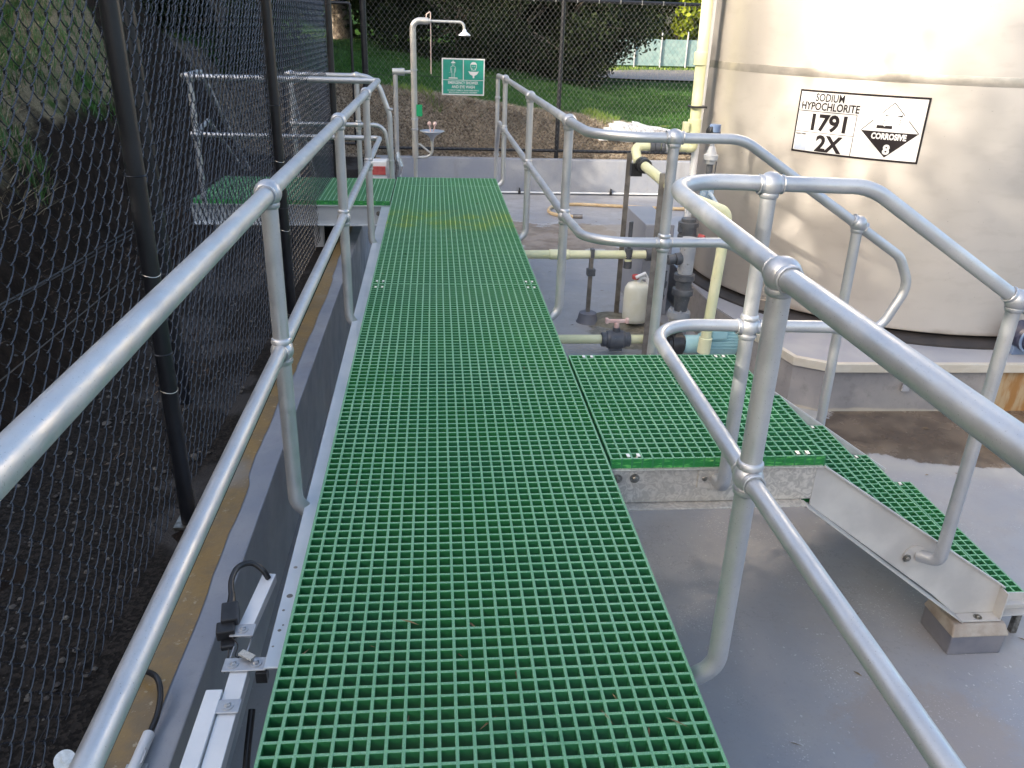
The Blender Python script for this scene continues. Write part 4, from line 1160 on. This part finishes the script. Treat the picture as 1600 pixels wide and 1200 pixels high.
# thin secondary pale pipe by the near upright
tp = thing("thin_pipe", (2.11, 5.85, FL), "thin pale yellow pipe with dark valve behind the far handrail post", "pipe")
MB().cyl((2.08, 5.95, FL), (2.13, 5.95, -.50), .020, 16).build("pipe", PALEP, tp)
m = MB(); m.lathe((2.13, 5.95, -.50), [(.022, 0), (.034, .005), (.034, .04), (.026, .045), (.026, .10), (.036, .105), (.036, .15), (.024, .155), (.022, .24)], (.08, 0, 1), 20); m.build("valve", GREYPVC, tp, 35)
MB().obox((2.04, 5.88, -.40), (.022, 0, 0), (0, .012, 0), (0, 0, .016)).build("tap", PINK, tp, 0, .004)

# hose on the floor
hs = thing("floor_hose", (2.6, 11.3, FL), "tan rubber hose lying on the grey floor near the back wall", "hose")
hp = []
for p in [(4.6, 11.35), (3.6, 11.42), (2.9, 11.55), (2.35, 11.62), (2.02, 11.40), (1.95, 11.05), (2.08, 10.85), (2.25, 10.80)]: hp.append((p[0], p[1], FL + .024))
def crom(P, n=8):
    P = [Vector(p) for p in P]; out = []
    for i in range(len(P) - 1):
        a = P[max(0, i - 1)]; b = P[i]; c = P[i + 1]; d = P[min(len(P) - 1, i + 2)]
        for k in range(n):
            t = k / n
            out.append(.5 * ((2 * b) + (c - a) * t + (2 * a - 5 * b + 4 * c - d) * t * t + (3 * b - a - 3 * c + d) * t ** 3))
    out.append(P[-1]); return out
MB().tube(crom(hp), .024, 12).build("hose", TAN, hs, 60)
MB().cyl((2.23, 10.805, FL + .024), (2.36, 10.79, FL + .028), .030, 16).build("nozzle", BRONZE, hs, 40)

# dark blue thing on the plinth at the far right
db = thing("valve_wheel", (4.42, 4.92, FL + .36), "dark blue valve body at the right edge beside the tank foot", "valve")
m = MB(); m.lathe((4.46, 4.94, -.43), [(.02, -.09), (.075, -.085), (.10, -.05), (.10, .05), (.075, .085), (.02, .09)], (0, 1, 0), 24); m.build("body", plain("navy_paint", (.015, .02, .05), (.03, .035, .07), 9, .35), db, 35)
m = MB(); m.tube([(4.43 + .075 * math.cos(a), 4.84, -.43 + .085 * math.sin(a)) for a in [2 * PI * k / 20 for k in range(21)]], .009, 8, caps=False); m.build("rim", BLUEC, db, 40)
m = MB(); m.box((4.37, 4.90, FL + .361), (4.60, 5.0, -.50)); m.build("foot", BLUEC, db, 0, .004)
# small mark plate on the plinth wall
mk = MB(); mk.box((3.52, 4.735, -.755), (3.57, 4.7445, -.695))
tag(mk.build("wall_plate", PLTOP, None, 0), "tiny grey plate fixed on the plinth side below the cap", "plate")

# ---------------------------------------------------------------- cable ducts at left of walkway
cdt = thing("cable_duct", (-.12, 1.6, -.14), "white square cable ducts held by bolted grey brackets at the walkway's left edge", "duct")
DUCTZ = -.10
def qbar(m, a, b, w, h):
    a = Vector(a); b = Vector(b); d = (b - a); L = d.length; d.normalize()
    side = d.cross(Vector((0, 0, 1))).normalized(); up = side.cross(d)
    m.obox((a + b) / 2 - up * h / 2, d * L / 2, side * w / 2, up * h / 2)
WD = plain("white_duct", (.62, .64, .66), (.70, .71, .72), 5, .35, .0)
m = MB(); qbar(m, (-.120, 2.045, DUCTZ), (-.143, 1.800, DUCTZ), .040, .03); m.build("duct", WD, cdt, 0, .002)
m = MB(); qbar(m, (-.123, 1.650, DUCTZ), (-.118, 1.06, DUCTZ), .045, .035); m.build("duct", WD, cdt, 0, .002)
m = MB(); qbar(m, (-.166, 1.572, DUCTZ + .01), (-.166, 1.05, DUCTZ + .01), .040, .040); m.build("duct", WD, cdt, 0, .002)
BR = plain("grey_zinc_bracket", (.42, .43, .46), (.50, .51, .52), 30, .4, .6)
for (x0, x1, y0, y1, bxs) in ((-.175, -.112, 1.765, 1.812, (-.143,)), (-.165, -.055, 1.635, 1.682, (-.140, -.083)), (-.155, -.093, 1.497, 1.540, (-.122,))):
    m = MB(); m.box((x0, y0, DUCTZ + .003), (x1, y1, DUCTZ + .008)); br_ = m.build("bracket", BR, cdt, 0, .002)
    for b in bxs: bolt_part(br_, (b, (y0 + y1) / 2, DUCTZ + .008), (0, 0, 1), .0085, .006, GALV)
m = MB(); m.tube([(-.158, 1.79, DUCTZ - .012), (-.160, 1.68, DUCTZ - .012)], .0022, 6).tube([(-.118, 1.79, DUCTZ - .012), (-.122, 1.68, DUCTZ - .012)], .0028, 6); m.build("threaded_rod", GALV, cdt, 40)
m = MB(); m.obox((-.108, 1.676, DUCTZ + .020), (.018, -.012, 0), (.005, .008, 0), (0, 0, .003)); m.build("tag", plain("cable_tag", (.5, .5, .46), (.3, .3, .28), 300, .5), cdt, 0)
m = MB(); m.box((-.080, 1.628, DUCTZ - .03), (-.052, 1.655, DUCTZ + .001)); m.build("black_block", BLACKP, cdt, 0)

pg = thing("cable_plug", (-.19, 1.83, -.10), "black cable plug with looped black cable hanging by the white ducts", "plug")
m = MB(); m.obox((-.186, 1.838, -.085), (.022, .004, 0), (-.006, .034, .004), (0, -.003, .022))
m.obox((-.188, 1.790, -.095), (.024, .004, 0), (-.004, .022, 0), (0, -.002, .017))
m.obox((-.178, 1.757, -.115), (.018, .003, 0), (-.003, .014, 0), (0, 0, .008))
m.build("plug_body", BLACKP, pg, 0, .004)
m = MB(); m.tube([(-.190, 1.868, -.078), (-.193, 1.892, -.070), (-.196, 1.91, -.062)], [.015, .011, .009], 14); m.build("strain_relief", BLACKP, pg, 40)
m = MB(); m.tube(crom([(-.196, 1.905, -.064), (-.205, 1.955, -.050), (-.196, 2.005, -.044), (-.165, 2.030, -.050), (-.135, 2.025, -.070), (-.118, 2.02, -.10)]), .0085, 12); m.build("cable", BLACKP, pg, 60)
m = MB(); m.tube(crom([(-.175, 1.76, -.11), (-.172, 1.72, -.13), (-.180, 1.69, -.14), (-.165, 1.66, -.12)]), .002, 6).tube(crom([(-.17, 1.77, -.10), (-.150, 1.75, -.11), (-.145, 1.70, -.10), (-.13, 1.68, -.09)]), .0016, 6); m.build("thin_wire", BLACKP, pg, 60)
cb2 = MB(); cb2.tube(crom([(-.085, 1.58, -.17), (-.08, 1.45, -.24), (-.06, 1.36, -.30), (-.035, 1.31, -.32), (-.01, 1.30, -.30)]), .009, 10)
tag(cb2.build("black_cable", BLACKP, None, 60), "black cable sagging in the gap beside the near walkway edge", "cable")
wc = thing("conduit_pipe", (-.42, 1.6, WT), "white round conduit with a black cable looping out of it on the left wall top", "conduit")
m = MB(); m.cyl((-.408, 1.715, WT + .022), (-.425, 1.0, WT + .022), .016, 18); m.build("conduit", WD, wc, 40)
m = MB(); m.tube(crom([(-.408, 1.70, WT + .022), (-.403, 1.77, WT + .028), (-.412, 1.84, WT + .04), (-.440, 1.90, WT + .05), (-.50, 1.95, WT + .03), (-.56, 1.97, WT + .01)]), .0085, 12); m.build("cable", BLACKP, wc, 60)
m = MB(); m.tube(crom([(-.398, 1.66, WT + .03), (-.390, 1.64, WT + .04), (-.394, 1.61, WT + .03)]), .003, 6).box((-.440, 1.60, WT + .001), (-.385, 1.63, WT + .008)); m.build("clip", GALV, wc, 0)

# ---------------------------------------------------------------- bank details
# white ground sheet at the back right
ws = MB(); U0 = frange(3.0, 4.6, .1); V0 = frange(13.30, 14.7, .1)
def sheet_h(x, y): return terrain(x, y) + .045 + .012 * hn(x * 9, y * 9)
sv = []; sf_ = []
for j, y in enumerate(V0):
    for i, x in enumerate(U0): sv.append((x + .55 * (y - 13.05) * 0 , y, sheet_h(x, y)))
nx = len(U0)
for j in range(len(V0) - 1):
    for i in range(nx - 1):
        cx, cy = U0[i], V0[j]
        if (cy - 13.25) < (cx - 2.95) * .9 + .1 and cy < 14.5 - (cx - 3.0) * .45: sf_.append((j * nx + i, j * nx + i + 1, (j + 1) * nx + i + 1, (j + 1) * nx + i))
ws.add(sv, sf_)
tag(ws.build("ground_sheet", WHITES, None, 60), "crumpled white ground sheet on the bank behind the back fence", "sheet")

# grass blades, straw and twigs
def blades(name, n, area, mat, hmin, hmax, width, lean, seed, cond=None, flat=0.0):
    r = random.Random(seed); m = MB(); V = m.v; F = m.f
    k = 0; tries = 0
    while k < n and tries < n * 6:
        tries += 1
        x = r.uniform(area[0], area[1]); y = r.uniform(area[2], area[3])
        if cond and not cond(x, y, r): continue
        z = terrain(x, y) - .005; h = r.uniform(hmin, hmax); a = r.uniform(0, 2 * PI); l = r.uniform(.2, 1) * lean
        dx, dy = math.cos(a), math.sin(a); w = width * r.uniform(.6, 1.2); b = r.uniform(0, PI)
        wx, wy = math.cos(b) * w, math.sin(b) * w
        up = h * (1 - flat)
        o = len(V)
        V.extend([(x - wx, y - wy, z), (x + wx, y + wy, z),
                  (x + dx * l * h * .45 + wx * .7, y + dy * l * h * .45 + wy * .7, z + up * .6), (x + dx * l * h * .45 - wx * .7, y + dy * l * h * .45 - wy * .7, z + up * .6),
                  (x + dx * l * h, y + dy * l * h, z + up)])
        F.extend([(o, o + 1, o + 2, o + 3), (o + 3, o + 2, o + 4)]); k += 1
    m.mi = [0] * len(F)
    o = m.build(name, mat, None, 0)
    o['kind'] = 'stuff'
    return o
def nz(x, y, s): return hn(x * s, y * s) + .6 * hn(x * s * 2.3 + 4, y * s * 2.3)
tag(blades("back_lawn_grass", 46000, (-3.5, 9, 13.4, 24), GRASSB[0], .03, .075, .005, .6, 1, lambda x, y, r: y > 14.0 + .3 * nz(x, 0, 1) or r.random() < .06), "short green grass on the lawn beyond the back fence", "grass")
tag(blades("lit_grass_tufts", 2600, (-3, 5, 13.15, 14.3), GRASSB[3], .05, .14, .006, .7, 2, lambda x, y, r: nz(x, y, 1.1) > .75 and y > 13.45), "bright yellow green grass tufts along the top of the mulch bank", "grass")
tag(blades("bank_twigs", 42000, (-2.5, 6, 12.97, 13.9), GRASSB[4], .05, .16, .0045, 1.4, 3, None, .55), "pale dry twigs and mulch covering the back bank", "mulch")
tag(blades("dark_twigs", 14000, (-2.5, 6, 12.97, 14.0), GRASSB[2], .05, .16, .004, 1.4, 4, None, .5), "dark brown twigs and litter on the back bank", "mulch")
def leftok(x, y, r): return terrain(x, y) > .25 + .30 * nz(x, y, .9) + 2.6 * smooth01((y - 9.3) / 1.3) * (1 - smooth01((y - 11.8) / 1))
tag(blades("left_slope_straw", 26000, (-7, -1.7, 1.5, 12.8), GRASSB[1], .08, .26, .0032, 1.5, 5, lambda x, y, r: leftok(x, y, r) and nz(x, y, .7) < .35, .5), "dry straw coloured grass on the slope behind the left fence", "grass")
tag(blades("left_slope_grass", 22000, (-8, -1.7, 1.5, 12.8), GRASSB[0], .06, .18, .005, .8, 6, lambda x, y, r: leftok(x, y, r) and nz(x, y, .7) > .1), "green grass patches on the slope behind the left fence", "grass")
tag(blades("left_foot_litter", 5000, (-2.3, -.7, .8, 12.0), GRASSB[2], .03, .10, .003, 1.6, 8, lambda x, y, r: nz(x, y, 1.3) > .2, .75), "brown needle litter at the foot of the left slope", "litter")
# stones on the path
r = random.Random(11); m = MB()
for k in range(900):
    x = r.uniform(-1.9, -.66); y = r.uniform(.9, 6.5); s = r.uniform(.004, .013) * (2.2 if r.random() < .03 else 1)
    z = (-.425 if x > -1.7 else terrain(x, y)) + s * .3
    m.lathe((x, y, z), [(s * .5, -s * .5), (s * r.uniform(.8, 1.2), 0), (s * .45, s * .45)], (r.uniform(-.4, .4), r.uniform(-.4, .4), 1), 5)
tag(m.build("path_stones", plain("path_stone", (.035, .03, .027), (.11, .10, .085), 9, .85), None, 40), "small loose stones scattered on the dark path beside the fence", "stones")['kind'] = 'stuff'

r = random.Random(77); m = MB()
for k in range(230):
    if k < 90: x, y, z = r.uniform(.03, .97), r.uniform(1.1, 7.5), r.uniform(-.016, .002)
    else: x, y, z = r.uniform(1.0, 4.2), r.uniform(1.0, 11.5), FL + .003
    if z < -.5 and x > 2.5 and 4.6 < y < 9.4: continue
    L = r.uniform(.008, .030); a = r.uniform(0, PI * 2); w = L * r.uniform(.08, .35)
    if z > -.5: w = L * .1
    dx, dy = math.cos(a) * L, math.sin(a) * L; nx_, ny_ = -math.sin(a) * w, math.cos(a) * w
    o_ = len(m.v); m.v.extend([(x - dx, y - dy, z), (x + nx_, y + ny_, z + .003), (x + dx, y + dy, z + .001), (x - nx_, y - ny_, z + .002)]); m.f.append((o_, o_ + 1, o_ + 2, o_ + 3)); m.mi.append(0)
tag(m.build("leaf_litter", plain("dry_leaf_bits", (.10, .065, .03), (.24, .17, .09), 9, .8), None, 0), "tiny dry leaves and needles scattered on the grating and grey floor", "litter")['kind'] = 'stuff'
# ---------------------------------------------------------------- trees
def tree_mesh(seed, H, crown_r, crown_z0, crown_z1, trunk_r, lean, n, leaf, nclump):
    r = random.Random(seed)
    tr = MB()
    top = Vector((lean[0], lean[1], (crown_z0 + crown_z1) / 2))
    pts = [Vector((0, 0, -.4)), Vector((lean[0] * .15, lean[1] * .15, crown_z0 * .35)), Vector((lean[0] * .5, lean[1] * .5, crown_z0 * .85)), top]
    tr.tube(crom(pts, 5), [trunk_r * (1.25 - .9 * i / 15) for i in range(16)], 12)
    clumps = []
    for k in range(nclump):
        a = r.uniform(0, 2 * PI); u = r.uniform(-1, 1); q = r.uniform(.45, 1) 
        s = math.sqrt(max(0, 1 - u * u * .8))
        zc_ = (crown_z0 + crown_z1) / 2 + u * (crown_z1 - crown_z0) / 2
        c = Vector((lean[0] + crown_r * q * s * math.cos(a), lean[1] + crown_r * q * s * math.sin(a), zc_))
        clumps.append((c, r.uniform(.16, .34) * crown_r))
        if k < 14:
            tr.tube(crom([top * .75 + Vector((0, 0, -.1)), (top * .7 + c) / 2 + Vector((r.uniform(-.2, .2), r.uniform(-.2, .2), .15)), c], 4), [trunk_r * .42 * (1 - .085 * i) for i in range(9)], 7)
    lf_ = MB(); V = lf_.v; F = lf_.f
    for (c, cr) in clumps:
        for j in range(n // nclump):
            d = Vector((r.gauss(0, 1), r.gauss(0, 1), r.gauss(0, .8))); d = d.normalized() * cr * (r.random() ** .45)
            p = c + d
            t = Vector((r.gauss(0, 1), r.gauss(0, 1), r.gauss(-.3, .8))).normalized()
            w = t.cross(Vector((r.gauss(0, 1), r.gauss(0, 1), r.gauss(0, 1)))).normalized()
            L = leaf * r.uniform(.6, 1.3); W = L * .32
            o = len(V); V.extend([tuple(p - t * L * .5), tuple(p + w * W), tuple(p + t * L * .6), tuple(p - w * W)])
            F.append((o, o + 1, o + 2, o + 3))
    lf_.mi = [0] * len(F)
    return tr, lf_
PROTO = {}
def tree(kind, loc, rot, s, label, group, leafmat):
    if kind not in PROTO:
        args = {'pine': (21, 7, 2.6, 1.5, 7.0, .26, (.3, .1), 16000, .17, 50),
                'low': (22, 4, 2.2, .5, 4.2, .16, (0, .1), 9000, .17, 46),
                'wide': (23, 7, 3.6, 1.0, 6.2, .32, (-.7, .2), 26000, .15, 70),
                'shrub': (24, 2.5, 1.7, .05, 2.6, .07, (0, 0), 14000, .085, 44)}[kind]
        PROTO[kind] = tree_mesh(*args)
    tr, lf_ = PROTO[kind]
    t = thing({'pine': 'pine_tree', 'low': 'leafy_tree', 'wide': 'spreading_tree', 'shrub': 'bushy_shrub'}[kind], loc, label, 'shrub' if kind == 'shrub' else 'tree', group)
    for nm, mb, mat in (('trunk', tr, BARK), ('crown', lf_, leafmat)):
        key = (kind, nm, mat.name)
        if key not in PROTO:
            o = mb.build(nm, mat, None, 40 if nm == 'trunk' else 0); PROTO[key] = o.data
            bpy.data.objects.remove(o)
        o = bpy.data.objects.new(nm, PROTO[key]); COL.objects.link(o); o.parent = t
    t.rotation_euler = (0, 0, rot); t.scale = (s, s, s)
    return t
B = "trees beyond the back fence"
tree('wide', (1.6, 22.5, .35), .4, 1.0, "dark spreading tree directly behind the green safety sign", B, LEAFD)
tree('wide', (3.5, 24.0, .2), 2.2, .95, "dark spreading tree behind the back fence's middle post", B, LEAFD)
tree('pine', (-.3, 26.5, .6), 1.0, 1.0, "dark needle tree behind the shower head", B, LEAFD)
tree('pine', (-1.9, 23.0, .7), 3.0, 1.15, "thick trunked pine seen through the gate gap", B, LEAFG)
tree('pine', (-3.8, 20.5, .9), 4.0, 1.1, "pine tree rising behind the far left platform rails", B, LEAFG)
tree('low', (12.6, 43.5, -.4), .5, 1.7, "bright yellow green leafy tree beside the tank's pale riser", B, LEAFY)
tree('low', (7.6, 45.0, 0), 2.5, 1.5, "olive leafy tree left of the teal fence end", B, LEAFG)
tree('shrub', (.9, 20.4, .42), 1.0, 1.0, "low dark shrub under the trees right of the shower pipe", B, LEAFD)
tree('shrub', (3.6, 21.2, .25), 2.0, 1.1, "low dark shrub right of the green sign", B, LEAFD)
tree('shrub', (2.4, 20.8, .32), 4.0, 1.15, "low dark shrub directly above the green sign", B, LEAFD)
tree('shrub', (4.0, 22.4, .15), 5.0, .85, "low dark shrub at the corner of the sunlit road", B, LEAFD)
for (x, y, k, s, ro) in ((11, 44, 'wide', 1.3, 1), (5, 46, 'wide', 1.5, 2), (16, 46, 'wide', 1.2, 3), (-1, 44, 'wide', 1.5, 4), (-8, 36, 'wide', 1.5, 5)):
    tree(k, (x, y, 0), ro, s, {11: "tall dark tree behind the teal fence", 5: "tall dark tree behind the far road bend", 16: "tall dark tree hidden mostly by the tank", -1: "tall dark tree far behind the shower", -8: "tall dark tree far back left above the gate"}[x], B, LEAFD if x != 16 else LEAFG)
for (x, y, s_, lb) in ((-3.6, 10.9, .55, "added dark shrub on the bank behind the left platform, nearest to it"), (-4.7, 9.5, .6, "dark shrub on the left bank above the platform's outer end"), (-4.2, 12.4, .6, "added dark shrub on the bank left of the gate"), (-5.4, 11.0, .75, "biggest added dark shrub high on the bank behind the left platform"),
        (-3.0, 14.4, .95, "added dark shrub beyond the bank, just left of the gate gap"), (-4.6, 14.0, 1.1, "tall added dark shrub beyond the bank behind the platform rails"), (-6.0, 14.4, 1.25, "wide added dark shrub beyond the bank seen between the first two fence posts"), (-4.0, 16.6, 1.2, "added dark shrub farthest beyond the bank on the left")):
    tree('shrub', (x, y, terrain(x, y) - .15), x * 3, s_, lb, "added shrubs behind the left platform", LEAFD)  # shrubs added to darken the background behind the left platform
# hillside trees on the left (they shade the walkway)
Lg = "trees on the left hill"
hill = [(-9.3, -13.0, 'wide', 1.0), (-9.0, -9.4, 'wide', 1.0), (-9.4, -6.0, 'wide', 1.14), (-9.0, -2.6, 'wide', 1.13), (-9.3, .9, 'wide', 1.05), (-9.1, 3.4, 'wide', .95), (-9.9, 6.9, 'wide', .60), (-9.8, 11.5, 'wide', 1.15), (-10.4, 15.4, 'wide', 1.1)]
hl_lab = ["tree on the left hill, first and farthest behind the viewer", "tree on the left hill, second from behind the viewer", "tree on the left hill, third from behind the viewer", "tree on the left hill, nearest beside the viewer's left shoulder", "tree on the left hill level with the viewer",
          "tree on the left hill above the straw slope", "tree on the left hill above the left platform", "leafy tree at the far end of the left hill", "leafy tree beyond the left hill's far end"]
for i, (x, y, k, s) in enumerate(hill):
    tree(k, (x, y, terrain(x, y) - (1.15 if k == 'wide' else .2)), i * 1.3, s * .72, hl_lab[i], Lg, LEAFD)
for i, (x, y) in enumerate([(-7.6, -11.5), (-7.5, -8.7), (-7.7, -6), (-7.5, -3.2), (-7.8, -.5), (-7.5, 2.2), (-7.6, 4.9), (-8.4, 7.6), (-8.9, 10.2)]):
    tree('shrub', (x, y, terrain(x, y) - .1), i * 2.1, 1.0, "dark shrub on the left hillside, " + ["southmost of nine", "next to the southmost", "third along the row", "fourth along the row", "middle of the row", "sixth along the row", "seventh along the row", "next to the northmost", "northmost of nine"][i], "shrubs on the left hill", LEAFD)

# far teal fence
tf = thing("cloth_fence", (9, 35, 0), "long pale teal screened fence beyond the sunlit road", "fence")
a = Vector((5.6, 37.8, -.05)); b = Vector((30, 41.0, -.05))
m = MB(); d = (b - a); m.obox((a + b) / 2 + Vector((0, 0, .62)), d / 2, (0, .01, 0), (0, 0, .55)); m.build("screen", TEAL, tf, 0)
nposts = 20
for k in range(nposts + 1):
    p = a + d * k / nposts; MB().cyl((p.x, p.y - .05, -.1), (p.x, p.y - .05, 1.45), .035, 8).build("post", MIDPVC, tf, 50)
tag(blades("far_verge_grass", 9000, (5.5, 24, 30, 37.5), GRASSB[3], .04, .10, .012, .6, 9), "sunlit yellow green verge between the road and the teal fence", "grass")
